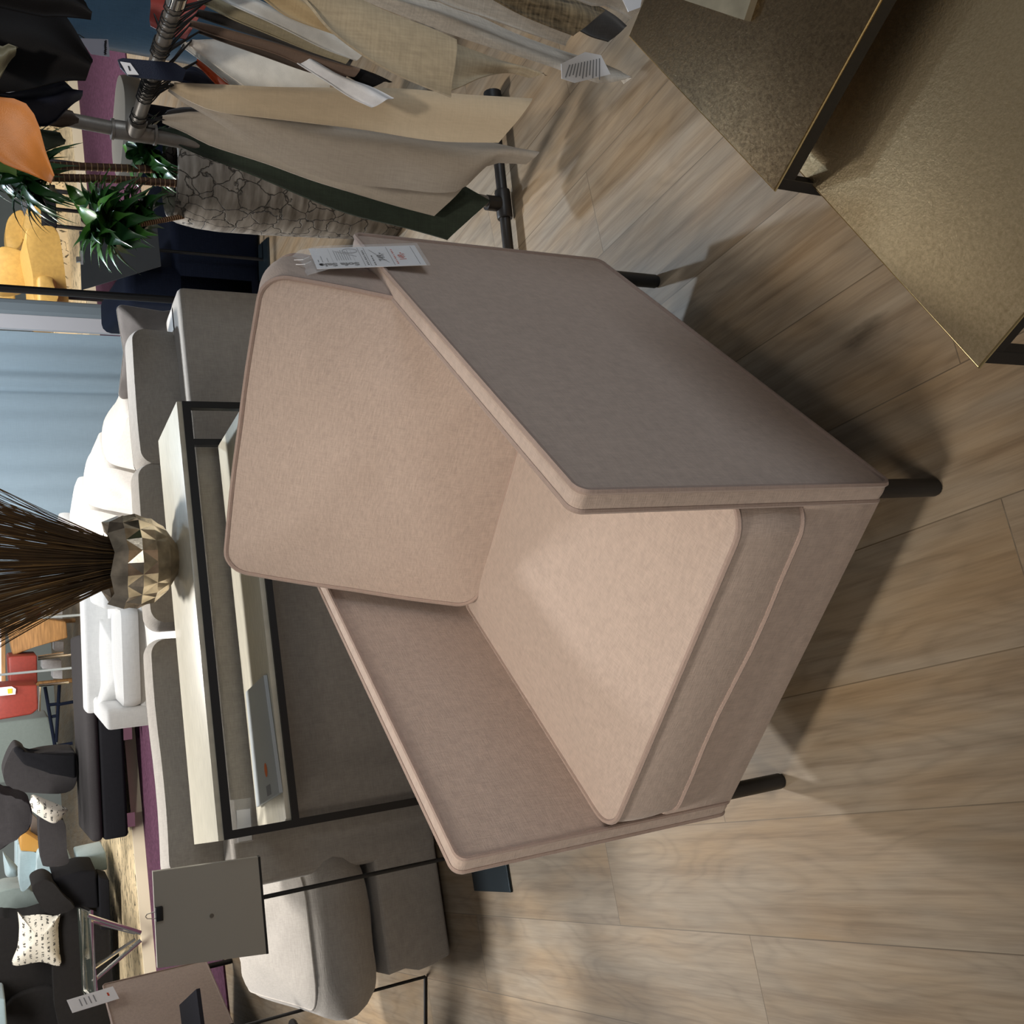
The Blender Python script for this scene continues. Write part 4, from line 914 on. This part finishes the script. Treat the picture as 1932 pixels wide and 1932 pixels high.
sample(ls, 'dark brown leather sample corner behind the navy leather', [(90, 234), (125, 237), (148, 229)], [(96, 222), (128, 198), (148, 226)], 2.44, 2.44, M['s_dkbrown'], group=ug, loop=False)
# black strap with a white name plate on the rail
q = [(222, 112), (232, 109), (330, 118), (352, 132), (345, 152), (300, 150), (262, 146), (242, 142), (228, 128)]
t = thing('strap_tag', 'black strap with a white label plate wrapped over the lower rail', 'tag', atY(280, 130, 2.20))
obj('strap', slab(q, 2.205, .006, .001), M['s_navy'], t, True, smooth=False)
pl_ = obj('label_plate', slab([(227, 116), (246, 119), (262, 141), (241, 140)], 2.200, .003), M['paper'], t, True, smooth=False)
obj('lettering', slab([(241, 124), (244, 124.5), (247, 133), (244, 133)], 2.1985, .001), M['ink'], pl_, True, smooth=False)

# ------------------------------------------------------------------ planter and dracaena
PC = Vector((1.138, 3.43, 0))
t = thing('planter', 'tall round planter with cracked grey clay surface, behind the sample rack', 'planter', PC)
prof = [(.128, 0), (.140, .02), (.156, .25), (.168, .48), (.172, .62), (.168, .70), (.158, .755), (.146, .782), (.138, .785), (.130, .775), (.128, .70)]
obj('shell', lathe(prof, 48), M['pot'], t)
obj('soil', tube([(0, 0, .700), (0, 0, .745)], .127, 40), M['soil'], t)
def leaf(bm, c, d, L, w, droop, tw=0):
    d = Vector(d).normalized(); side = d.cross(EZ); side = side.normalized() if side.length > .05 else Vector((1, 0, 0))
    prev = None; N_ = 8; p = Vector(c); vel = d.copy()
    for i in range(N_+1):
        s = i/N_; ww = w*(.35+.65*math.sin(PI*min(1, s*1.25+.1)))*(1-s**3) if s < 1 else 0
        nrm = side.cross(vel).normalized(); a = p+side*ww-nrm*ww*.35*-1; b = p; e = p-side*ww+nrm*ww*.35
        row = [bm.verts.new(a), bm.verts.new(b), bm.verts.new(e)]
        if prev:
            bm.faces.new((prev[0], prev[1], row[1], row[0])); bm.faces.new((prev[1], prev[2], row[2], row[1]))
        prev = row; p = p+vel*(L/N_); vel = (vel+Vector((0, 0, -droop/N_))).normalized()
def crown(c, n, L, w, seed, droop=1.6, upb=.55, fresh=.25):
    rnd = random.Random(seed); A, B = bmesh.new(), bmesh.new()
    for i in range(n):
        a = rnd.uniform(0, 2*PI); el = rnd.uniform(-.35, 1.25)*upb*1.6
        d = (math.cos(a)*math.cos(el), math.sin(a)*math.cos(el), math.sin(el))
        leaf(B if rnd.random() < fresh*(1.4 if el > .3 else .7) else A, Vector(c)+Vector(d)*.012+EZ*rnd.uniform(-.045, .03), d, L*rnd.uniform(.7, 1.15), w*rnd.uniform(.8, 1.2), droop*rnd.uniform(.6, 1.3))
    return A, B
def cane(pts, r):
    P = spline(pts, 60); bm = tube(P, r, 12); nf = len(bm.faces)
    acc = 0; last = P[0]; k = 0
    for i in range(2, 59, 2):
        d = (P[i+1]-P[i-1]).normalized(); add_tube(bm, [P[i]-d*.0012, P[i]+d*.0012], r*1.07, 12)
    bm.faces.ensure_lookup_table()
    for i, f in enumerate(bm.faces):
        if i >= nf: f.material_index = 1
    return bm
t = thing('dracaena', 'dracaena plant with ringed brown canes and glossy green leaf crowns in the cracked planter', 'plant', PC+EZ*.745)
s1, s1b = atY(345, 347, 3.43), atY(97, 335, 3.43)
s2, s2b = atY(345, 322, 3.50), atY(92, 312, 3.50)
s1.z = .74; s2.z = .74
k1 = s1b+(s1b-s1)*.12; k2 = s2b+(s2b-s2)*.35
obj('cane', cane([s1, s1.lerp(s1b, .5)+Vector((.004, 0, 0)), s1b, k1], .0125), [M['stem'], M['stem_ring']], t, True)
obj('cane', cane([s2, s2.lerp(s2b, .5), s2b, k2], .0125), [M['stem'], M['stem_ring']], t, True)
s3 = atY(308, 402, 3.40); s3.z = .74; s3b = atY(230, 430, 3.36)
obj('cane', cane([s3, s3.lerp(s3b, .5), s3b], .008), [M['stem'], M['stem_ring']], t, True)
s4 = Vector((1.16, 3.50, .74)); s4b = atY(285, 292, 3.50)
obj('cane', cane([s4, s4.lerp(s4b, .5), s4b], .008), [M['stem'], M['stem_ring']], t, True)
for c_, n, L, w, sd, dr, fr_ in ((k1, 60, .20, .019, 3, 2.0, .04), (s3b+EZ*.02, 64, .16, .031, 8, 1.5, .42), (atY(265, 405, 3.38), 40, .13, .028, 18, 1.5, .35), (atY(190, 380, 3.40), 22, .13, .028, 28, 1.4, .4), (s4b, 50, .14, .027, 12, 1.5, .2), (k2, 44, .17, .018, 5, 1.9, .05)):
    A, B = crown(c_, n, L, w, sd, dr, fresh=fr_)
    a = obj('leaf_crown', A, M['leaf'], t, True, recalc=False); a['kind'] = 'stuff'
    b = obj('leaf_crown', B, M['leaf_new'], t, True, recalc=False); b['kind'] = 'stuff'; b['label'] = 'fresh bright green leaves'

# ------------------------------------------------------------------ middle distance, right of the sofa
YS = 5.1
t = thing('sign_stand', 'slate dark sign panel with a clip on top, standing in front of the navy sofa', 'sign stand', (atY(300, 480, YS).x, YS, 0))
pl2 = obj('panel', slab([(150, 436), (154, 547), (304, 502), (297, 430)], YS, .012, .001), M['slate'], t, True, smooth=False)
k = atY(299, 470, YS); obj('pole', tube([(k.x, YS+.02, .008), (k.x, YS+.02, k.z+.1)], .008, 10), M['black'], t, True)
obj('base_plate', box((k.x, YS+.02, .005), (.09, .09, .005)), M['blueplate'], t, True, smooth=False)
cl = obj('binder_clip', slab([(144, 484), (152, 484), (153, 493), (145, 494)], YS-.01, .02), M['chrome'], t, True, smooth=False)
obj('paper_slip', slab([(151, 472), (157, 474), (157, 499), (152, 499)], YS-.006, .002), M['paper'], t, True, smooth=False)
t = thing('lounge_chair', 'navy cloth lounge chair with a long low seat, behind the slate sign', 'lounge chair', (1.42, 5.6, 0))
obj('seat', box((1.46, 5.60, .22), (.36, .40, .22), bev=.04, seg=3), M['navy'], t, True)
obj('backrest', box((1.17, 5.66, .33), (.10, .46, .33), bev=.05, seg=3), M['navy'], t, True)
p = atY(0, 532, 4.95); p2 = atY(300, 564, 4.95)
t = tag(obj('display_pole', tube([(p2.x, 4.95, 0), (p2.x, 4.95, 2.3)], .017, 14), M['black'], None, True), 'black upright steel pole beside the blue curtain', 'pole')
# curtain with its posts
yc = 6.9
a = atY(0, 622, yc); b = atY(125, 1085, yc); z0, z1 = .012, 2.5
bm = bmesh.new(); rows = []; n = 160
for i in range(n+1):
    s = i/n; x = a.x+(b.x-a.x)*s
    amp = .028*(.4+.6*abs(mnoise.noise(Vector((s*5, 3, 1)))))*(1.3 if s < .25 else .35)
    y = yc + .02 + amp*math.sin(s*62+3*mnoise.noise(Vector((s*4, 1, 7)))) + .05*math.sin(s*5)
    rows.append([bm.verts.new((x, y, z)) for z in (z0, z0+.8, z0+1.7, z1)])
for A, B in zip(rows, rows[1:]):
    for k in range(3): bm.faces.new((A[k], A[k+1], B[k+1], B[k]))
thicken(bm, .003)
tag(obj('curtain', bm, M['curtain'], None, True), 'pale blue floor-length curtain hanging behind the bright sofa', 'curtain')
a, b = atY(0, 596, yc), atY(0, 620, yc); struct('trim_1', box(((a.x+b.x)/2, yc-.03, 1.25), ((a.x-b.x)/2+.004, .03, 1.25)), M['post_white'])
a, b = atY(0, 564, yc), atY(0, 597, yc)
bm = box(((a.x+b.x)/2, yc-.02, 1.25), ((a.x-b.x)/2, .045, 1.25), bev=.03); struct('trim_2', bm, M['post_grey'])
# blue velvet armchair top right
t = thing('armchair', 'blue velvet armchair side at the top right corner behind the black leathers', 'armchair', (2.3, 4.2, 0))
bo, be, bn = Vector((1.76, 4.0, 0)), Vector((.92, -.39, 0)), Vector((.39, .92, 0))
obj('body', box(bo+be*.45+bn*.4+EZ*.62, (.45, .40, .49), RZ(math.atan2(be.y, be.x)), .07, 4), M['navy2'], t, True)
for i in (.12, .78):
    for j in (.12, .68): p = bo+be*i+bn*j; obj('leg', tube([p, p+EZ*.14], .018, 10), M['black'], t, True)
t = thing('price_tag', 'clear pouch tag with black lettering hanging at the blue velvet armchair', 'price tag', atY(190, 90, 3.97))
obj('card', slab([(150, 72), (204, 74), (207, 107), (172, 102)], 3.97, .002), mat('milky_card', (.42, .42, .50), .4), t, True, smooth=False)
pts = [atY(199+2.2*math.sin(k*1.9)-.02*k, 76+k*1.2, 3.968) for k in range(23)]
obj('lettering', tube(pts, .0022, 5), M['ink'], t, True)
obj('string', tube([atY(165, 76, 3.972), atY(150, 66, 3.985), atY(130, 60, 3.995), atY(120, 56, 4.02)], .002, 6), M['cord'], t, True)
# greige bench with navy base
a, b = atZ(229, 152, .46), atZ(214, 320, .46); e = (a-b).normalized(); L = (a-b).length/2; an = math.atan2(e.y, e.x); mid = (a+b)/2
t = thing('bench', 'low greige bench with rounded end and navy base on the purple carpet', 'bench', (mid.x, mid.y, 0), an)
f = lambda p: Vector((p.x, p.y, .40+p.z)); bm, s1, s2 = cushion(L, .22, .055, r=.19, bulge=.012, side=.01, f=f, rings=5); obj('seat', bm, M['greige_shell'], t)
obj('base', box((-.1, .02, .17), (L*.7, .15, .155), bev=.02), M['navy'], t)

# ------------------------------------------------------------------ far right: mustard chairs on the podium
Yy = 9.6
t = thing('armchair', 'mustard leather armchair with broad rounded seat, nearest of the yellow chairs', 'armchair', atY(128, 500, Yy)-EZ*.0)
t.location.z = .1
obj('seat', slab([(48, 445), (60, 430), (96, 426), (110, 440), (118, 480), (124, 530), (127, 590), (70, 590), (62, 520)], Yy, .85, .05), M['yellow'], t, True)
obj('armrest', slab([(70, 520), (86, 518), (104, 524), (110, 560), (110, 590), (72, 590)], Yy-.06, .7, .03), M['yellow'], t, True)
obj('backrest', slab([(-6, 470), (40, 472), (50, 500), (52, 540), (-6, 545)], Yy+.75, .25, .05), M['yellow'], t, True)
lg = atY(127, 560, Yy+.3); obj('leg', tube([(lg.x, lg.y, .1), (lg.x, lg.y, lg.z+.05)], .025, 10), M['black'], t, True)
t = thing('armchair', 'mustard leather armchair farther back, behind the drooping leaves', 'armchair', atY(95, 400, 11.2)); t.location.z = .1
obj('seat', slab([(46, 425), (52, 392), (74, 380), (80, 380), (82, 432), (60, 440)], 11.2, .6, .04), M['yellow'], t, True)
obj('backrest', slab([(10, 440), (18, 408), (44, 398), (44, 455), (18, 475)], 11.6, .25, .04), M['yellow'], t, True)
for q in ((80, 392), (80, 424)):
    p = atY(*q, 11.3); obj('leg', tube([(p.x, p.y, .1), (p.x, p.y, p.z+.02)], .02, 8), M['black'], t, True)
t = thing('armchair', 'mustard leather armchair beside the black pole, cropped by the left frame edge', 'armchair', atY(110, 560, 12.4)); t.location.z = .1
obj('seat', slab([(-6, 536), (26, 538), (30, 566), (-6, 566)], 12.4, .6, .03), M['yellow'], t, True)
t = thing('side_table', 'black framed side table on the pale podium near the mustard chairs', 'side table', atY(128, 330, 10.5)); t.location.z = .1
for q in ((84, 302), (64, 356)):
    p = atY(*q, 10.6); obj('leg', tube([(p.x, p.y, .1), (p.x, p.y, p.z)], .022, 8), M['black'], t, True)
obj('table_top', slab([(60, 290), (72, 290), (70, 372), (60, 372)], 10.5, .5, .01), M['char'], t, True, smooth=False)
obj('shelf', slab([(80, 348), (104, 348), (108, 428), (84, 432)], 10.62, .3, .01), M['blackcloth'], t, True, smooth=False)

# ------------------------------------------------------------------ far left: podium seating
def bx(o, e, n, i0, i1, j0, j1, z0, z1, bev=.03):
    an = math.atan2(e.y, e.x); c = o+e*((i0+i1)/2)+n*((j0+j1)/2); c = Vector((c.x, c.y, (z0+z1)/2))
    return box(c, ((i1-i0)/2, (j1-j0)/2, (z1-z0)/2), RZ(an), bev, 3)
FL, FR = atZ(250, 1577, .13), atZ(240, 1383, .13)
e = (FR-FL); e.z = 0; e.normalize(); n_ = Vector((-e.y, e.x, 0))
hz = atV(172, 1597, FL.x, FL.y).z
t = thing('sofa', 'long black sofa with grey seat on the podium, patterned pillow leaning on it', 'sofa', (FL.x+1, FL.y+.4, .1))
obj('base', bx(FL, e, n_, 0, 1.75, 0, .95, .16, hz-.10), M['blackcloth'], t, True)
obj('seat', bx(FL, e, n_, -.0, 1.75, -.01, .95, hz-.10, hz, .04), M['char2'], t, True)
Yb = FL.y
obj('backrest', slab([(74, 1548), (84, 1545), (120, 1548), (126, 1600), (128, 1630), (88, 1635), (78, 1622)], Yb+.85, .25, .05), M['char2'], t, True)
obj('backrest', slab([(22, 1416), (31, 1407), (45, 1414), (54, 1425), (87, 1419), (124, 1416), (143, 1422), (145, 1473), (124, 1496), (62, 1496), (19, 1489), (6, 1464), (11, 1439)], Yb+.75, .3, .06), M['char2'], t, True)
obj('head_cushion', slab([(24, 1416), (32, 1408), (45, 1414), (55, 1426), (143, 1422), (144, 1470), (95, 1460), (46, 1444)], Yb+.70, .2, .03), M['blackcloth'], t, True)
for q in ((232, 1383), (246, 1546)):
    p = atY(*q, Yb+.05); obj('leg', box((p.x, p.y, .135), (.06, .012, .035)), M['chrome'], t, True, smooth=False)
def pillow(label, px, Y, th, m, nm='throw_pillow', cat='pillow', group=None):
    P = [atY(x, y, Y) for x, y in px]; c = sum(P, Vector())/len(P); n = len(P)
    t = thing(nm, label, cat, c, 0, group)
    ring = spline(P+[P[0]], 49)[:-1]; bm = bmesh.new(); V = []
    for s in (-1, 1):
        rr = []
        for k in range(7):
            tt = 1-k/7; rr.append([bm.verts.new(c+(p-c)*tt+Vector((0, s*th*(1-tt**2.4), 0))) for p in ring] if not (s == 1 and k == 0) else V[0][0])
        V.append(rr)
        for A, B in zip(rr, rr[1:]):
            for k in range(48): bm.faces.new((A[k], A[(k+1) % 48], B[(k+1) % 48], B[k]))
        cv = bm.verts.new(c+Vector((0, s*th, 0)))
        for k in range(48): bm.faces.new((rr[-1][k], rr[-1][(k+1) % 48], cv))
    obj('cover', bm, m, t, True, angle=80); return t
pillow('white patterned pillow on the long black sofa', [(58, 1508), (62, 1499), (96, 1512), (124, 1524), (127, 1530), (107, 1552), (87, 1548), (54, 1524)], Yb+.55, .10, M['pattern'])
def single(nm, label, cat, px, Y, th, m, bev=.03, group=None):
    return tag(obj(nm, slab(px, Y, th, bev), m, None, True), label, cat, group)
t = thing('armchair', 'dark grey rounded chair back at the top edge above the long black sofa', 'armchair', atY(60, 1550, 9.2)); t.location.z = .1
obj('backrest', slab([(-12, 1500), (20, 1505), (57, 1517), (57, 1562), (30, 1582), (-12, 1604)], 9.0, .35, .07), M['char2'], t, True)
single('wall_panel', 'small brown grey panel behind the patterned pillow', 'panel', [(57, 1532), (73, 1548), (75, 1583), (59, 1585)], Yb+1.9, .06, mat('taupe_board', (.13, .105, .09), .7), .004)
single('drawer_box', 'ochre yellow drawer box behind the long black sofa', 'box', [(38, 1571), (48, 1571), (75, 1588), (73, 1608), (39, 1605)], Yb+1.7, .4, M['ochre'], .006)
t = thing('armchair', 'pale blue cloth armchair with rounded back, left of the ochre drawer box', 'armchair', atY(203, 1630, Yb+1.6)); t.location.z = .1
obj('backrest', slab([(40, 1608), (70, 1610), (68, 1640), (60, 1665), (45, 1682), (37, 1672), (38, 1620)], Yb+1.7, .3, .04), M['ltblue'], t, True)
obj('seat', slab([(74, 1608), (110, 1604), (138, 1630), (135, 1650), (100, 1662), (68, 1668), (70, 1640)], Yb+1.55, .5, .04), M['ltblue'], t, True)
obj('base', slab([(146, 1618), (200, 1606), (203, 1642), (150, 1646)], Yb+1.5, .4, .02), M['ltblue'], t, True)
obj('seat', slab([(30, 1560), (40, 1570), (40, 1700), (30, 1690)], Yb+2.6, .3, .02), M['ltblue'], t, True)
obj('care_label', slab([(125, 1631), (138, 1630), (137, 1648), (126, 1648)], Yb+1.49, .01), mat('bright_blue_label', (.12, .42, .62), .5), t, True, smooth=False)
pillow('small pale blue pillow at the upper left among the distant chairs', [(5, 1606), (34, 1636), (35, 1648), (30, 1654), (12, 1653), (7, 1630)], Yb+2.2, .08, M['ltblue'])
t = thing('armchair', 'black armchair with wide rounded back, right of the patterned square pillow', 'armchair', atY(207, 1690, Yb+.9)); t.location.z = .1
obj('backrest', slab([(61, 1671), (84, 1659), (102, 1668), (120, 1690), (142, 1713), (109, 1725), (87, 1722), (67, 1693)], Yb+.9, .35, .05), M['char'], t, True)
obj('seat', slab([(99, 1660), (155, 1643), (183, 1643), (188, 1715), (140, 1714), (118, 1690)], Yb+1.0, .5, .03), M['blackcloth'], t, True)
obj('base', slab([(187, 1655), (206, 1660), (210, 1755), (190, 1755)], Yb+.95, .28, .01), M['blackcloth'], t, True)
t = thing('armchair', 'sage grey armchair back at the left behind the dark sofa', 'armchair', atY(100, 1700, Yb+2)); t.location.z = .1
obj('backrest', slab([(-10, 1690), (37, 1676), (64, 1684), (90, 1722), (40, 1745), (-10, 1760)], Yb+2.0, .4, .04), M['sagecloth'], t, True)
t = thing('sofa', 'dark charcoal sofa with loose back cushions, square patterned pillow on it', 'sofa', atY(150, 1830, Yb+1.1)); t.location.z = .1
obj('back_cushion', slab([(-10, 1742), (34, 1736), (112, 1728), (113, 1862), (20, 1882), (-10, 1884)], Yb+1.45, .3, .05), M['char'], t, True)
obj('back_cushion', slab([(22, 1884), (112, 1864), (118, 1945), (10, 1945)], Yb+1.4, .3, .05), M['char'], t, True)
obj('seat', slab([(110, 1724), (190, 1724), (206, 1760), (206, 1945), (112, 1945)], Yb+1.25, .8, .04), M['char'], t, True)
pillow('square white patterned pillow with tufted corners on the charcoal sofa', [(33, 1720), (40, 1728), (75, 1725), (106, 1728), (114, 1723), (110, 1752), (112, 1790), (113, 1822), (76, 1815), (24, 1821), (33, 1785), (36, 1750)], Yb+1.2, .09, M['pattern'])
single('armchair', 'pale blue chair edge at the lower left corner of the photo', 'armchair', [(-12, 1882), (10, 1886), (14, 1945), (-12, 1945)], Yb+1.0, .4, M['ltblue'], .02)
# glass table with crossed chrome legs
Zt = .52
g0, g1 = atZ(164, 1722, Zt), atZ(174, 1885, Zt); e = (g1-g0).normalized(); nn = Vector((e.y, -e.x, 0)); nn = nn if nn.y > 0 else -nn; Lg = (g1-g0).length*1.05
t = thing('glass_table', 'glass coffee table with splayed chrome legs on the pale podium', 'coffee table', g0+e*Lg/2+nn*.4); t.location.z = .1
obj('table_top', slab_pts([g0, g0+e*Lg, g0+e*Lg+nn*.8, g0+nn*.8], Vector((0, 0, -.014))), M['glass_top'], t, True, smooth=False)
bm = bmesh.new(); add_tube(bm, [p-EZ*.03 for p in (g0, g0+e*Lg, g0+e*Lg+nn*.8, g0+nn*.8)], .022, 6, True); obj('rim', bm, M['chrome'], t, True)
Yg = (g0.y+g1.y)/2
for a_, b_, dy in (((166, 1728), (247, 1764), 0), ((168, 1737), (230, 1765), .5), ((175, 1852), (247, 1778), 0), ((174, 1828), (230, 1778), .5)):
    A = atY(*a_, Yg+dy*.6); B = atY(*b_, Yg+dy*.6); B.z = .118; obj('leg', tube([A, B], .018, 8), M['chrome'], t, True)
M_w = fabric('white_cloth', (.70, .70, .69), .05, .5)
# white loveseat facing the camera beyond the corner sofa
Yl = 6.75
t = thing('loveseat', 'white loveseat facing the camera beyond the corner sofa, one white pillow on it', 'sofa', (-.86, Yl+.3, 0))
a, b = atY(290, 1366, Yl), atY(290, 1118, Yl)
xl, xr = a.x, b.x+.04
obj('base', box(((xl+xr)/2, Yl+.36, .22), ((xr-xl)/2, .36, .20), bev=.03, seg=3), M_w, t, True)
zt_ = atY(160, 1362, Yl+.65).z
obj('backrest', box(((xl+xr)/2, Yl+.66, zt_/2+.04), ((xr-xl)/2-.01, .08, zt_/2-.04), bev=.03, seg=3), M_w, t, True)
za = atY(195, 1350, Yl+.1).z
obj('armrest', box((xl+.06, Yl+.34, za/2+.03), (.065, .36, za/2-.03), bev=.03, seg=3), M_w, t, True)
obj('armrest', box((xr-.06, Yl+.34, za/2+.03), (.065, .36, za/2-.03), bev=.03, seg=3), M_w, t, True)
f = lambda p: Vector(((xl+xr)/2+p.x, Yl+.26+p.y, .47+p.z)); bm, s1, s2 = cushion((xr-xl)/2-.135, .30, .05, r=.05, bulge=.02, f=f, rings=5); obj('seat_cushion', bm, M_w, t, True)
pillow('crumpled white pillow leaning on the white loveseat', [(188, 1168), (225, 1166), (262, 1166), (270, 1180), (269, 1250), (270, 1330), (240, 1320), (222, 1328), (184, 1332), (190, 1290), (187, 1230)], Yl+.36, .11, M_w)

# ------------------------------------------------------------------ far centre: dining chairs and table
Yd = 13.2
t = thing('dining_table', 'oak edged dining table top at the top edge, behind the red chairs', 'dining table', atY(60, 1240, Yd)); t.location.z = 0
obj('table_top', slab([(-12, 1172), (3, 1173), (3, 1300), (-12, 1300)], Yd+.9, .7, .004), M['post_white'], t, True, smooth=False)
obj('edge', slab([(2, 1174), (10, 1175), (11, 1302), (3, 1302)], Yd+.88, .7, .004), M['oak'], t, True, smooth=False)
for q in ((11, 1180), (11, 1296)):
    p = atY(*q, Yd+1.3); obj('leg', tube([(p.x, p.y, 0), (p.x, p.y, p.z)], .03, 8), M['oak'], t, True)
def red_chair(label, px, Y, legs):
    P = [atY(x, y, Y) for x, y in px]; c = sum(P, Vector())/len(P)
    t = thing('dining_chair', label, 'chair', (c.x, Y+.2, 0), 0, 'brick red dining chairs with chrome legs')
    obj('seat_shell', slab(px, Y, .45, .02), M['red'], t, True)
    for a_, b_ in legs:
        A = atY(*a_, Y); B = atY(*b_, Y); obj('leg', tube([(A.x, Y+.02, A.z), (B.x, Y+.02, max(.01, B.z))], .016, 8), M['chrome'], t, True)
    return t
red_chair('brick red chair nearest the white loveseat with a white and yellow tag', [(-10, 1296), (20, 1294), (70, 1292), (72, 1338), (60, 1348), (-10, 1360)], Yd-.6, [((74, 1294), (130, 1288)), ((75, 1296), (74, 1342))])
red_chair('brick red chair under the oak table, second from the loveseat', [(15, 1240), (22, 1238), (70, 1236), (71, 1290), (18, 1292)], Yd+.1, [((72, 1244), (140, 1235)), ((72, 1240), (120, 1233))])
red_chair('brick red chair half hidden by the dried grass', [(50, 1150), (78, 1146), (78, 1164), (52, 1166)], Yd+.6, [((78, 1150), (118, 1148)), ((78, 1162), (118, 1162))])
t = thing('price_tag', 'white tag with a yellow sticker on the nearest brick red chair', 'price tag', atY(15, 1305, Yd-.64))
obj('card', slab([(-8, 1298), (22, 1295), (30, 1300), (29, 1310), (-8, 1314)], Yd-.64, .006), M['paper'], t, True, smooth=False)
obj('yellow_sticker', slab([(14, 1300), (23, 1299), (23, 1308), (15, 1309)], Yd-.648, .004), M['yellowlabel'], t, True, smooth=False)
single('wooden_chair', 'warm brown wooden chair shell between the red chairs', 'chair', [(10, 1172), (40, 1166), (65, 1164), (125, 1173), (128, 1204), (65, 1221), (25, 1238), (18, 1205)], Yd+.3, .35, M['oak'], .02)
for k, (q, lb_) in enumerate((((103, 1210, 120, 1228), 'white box on the far floor beside the wooden chair'), ((80, 1245, 116, 1262), 'white box on the far floor under the red chair'), ((100, 1264, 118, 1280), 'small white box on the far floor left of the red chair legs'), ((80, 1146, 118, 1166), 'white box behind the dried grass on the far floor'))):
    x0, y0_, x1, y1_ = q; single('carton', lb_, 'box', [(x0, y0_), (x1, y0_+1), (x1, y1_+1), (x0, y1_)], Yd+1.0, .3, M['s_white'], .004, 'white boxes on the far floor')
for k, (a_, b_, lb_) in enumerate((((-8, 1171), (140, 1161), 'thin grey rod crossing the wooden chair'), ((-8, 1275), (118, 1262), 'thin grey rod crossing the red chair'))):
    A = atY(*a_, 11.4); B = atY(*b_, 11.4); tag(obj('display_rod', tube([(B.x, 11.4, 0), (B.x, 11.4, A.z+.2)], .012, 8), M['post_grey'], None, True), lb_, 'rod')
single('sofa', 'sage grey sofa back behind the red chairs at the top edge', 'sofa', [(-10, 1364), (92, 1352), (104, 1400), (100, 1470), (-10, 1480)], 14.4, .6, M['sagecloth'], .03)
t = thing('folding_stand', 'dark blue folding stand on the far floor beside the sage sofa', 'stand', (atY(110, 1360, 13.6).x, 13.7, 0))
for a_, b_ in (((85, 1296), (104, 1410)), ((112, 1292), (106, 1400)), ((92, 1330), (110, 1328)), ((98, 1352), (110, 1350)), ((104, 1408), (137, 1402)), ((106, 1330), (139, 1324))):
    obj('bar', tube([atY(*a_, 13.6), atY(*b_, 13.6)], .02, 8), M['navy'], t, True)
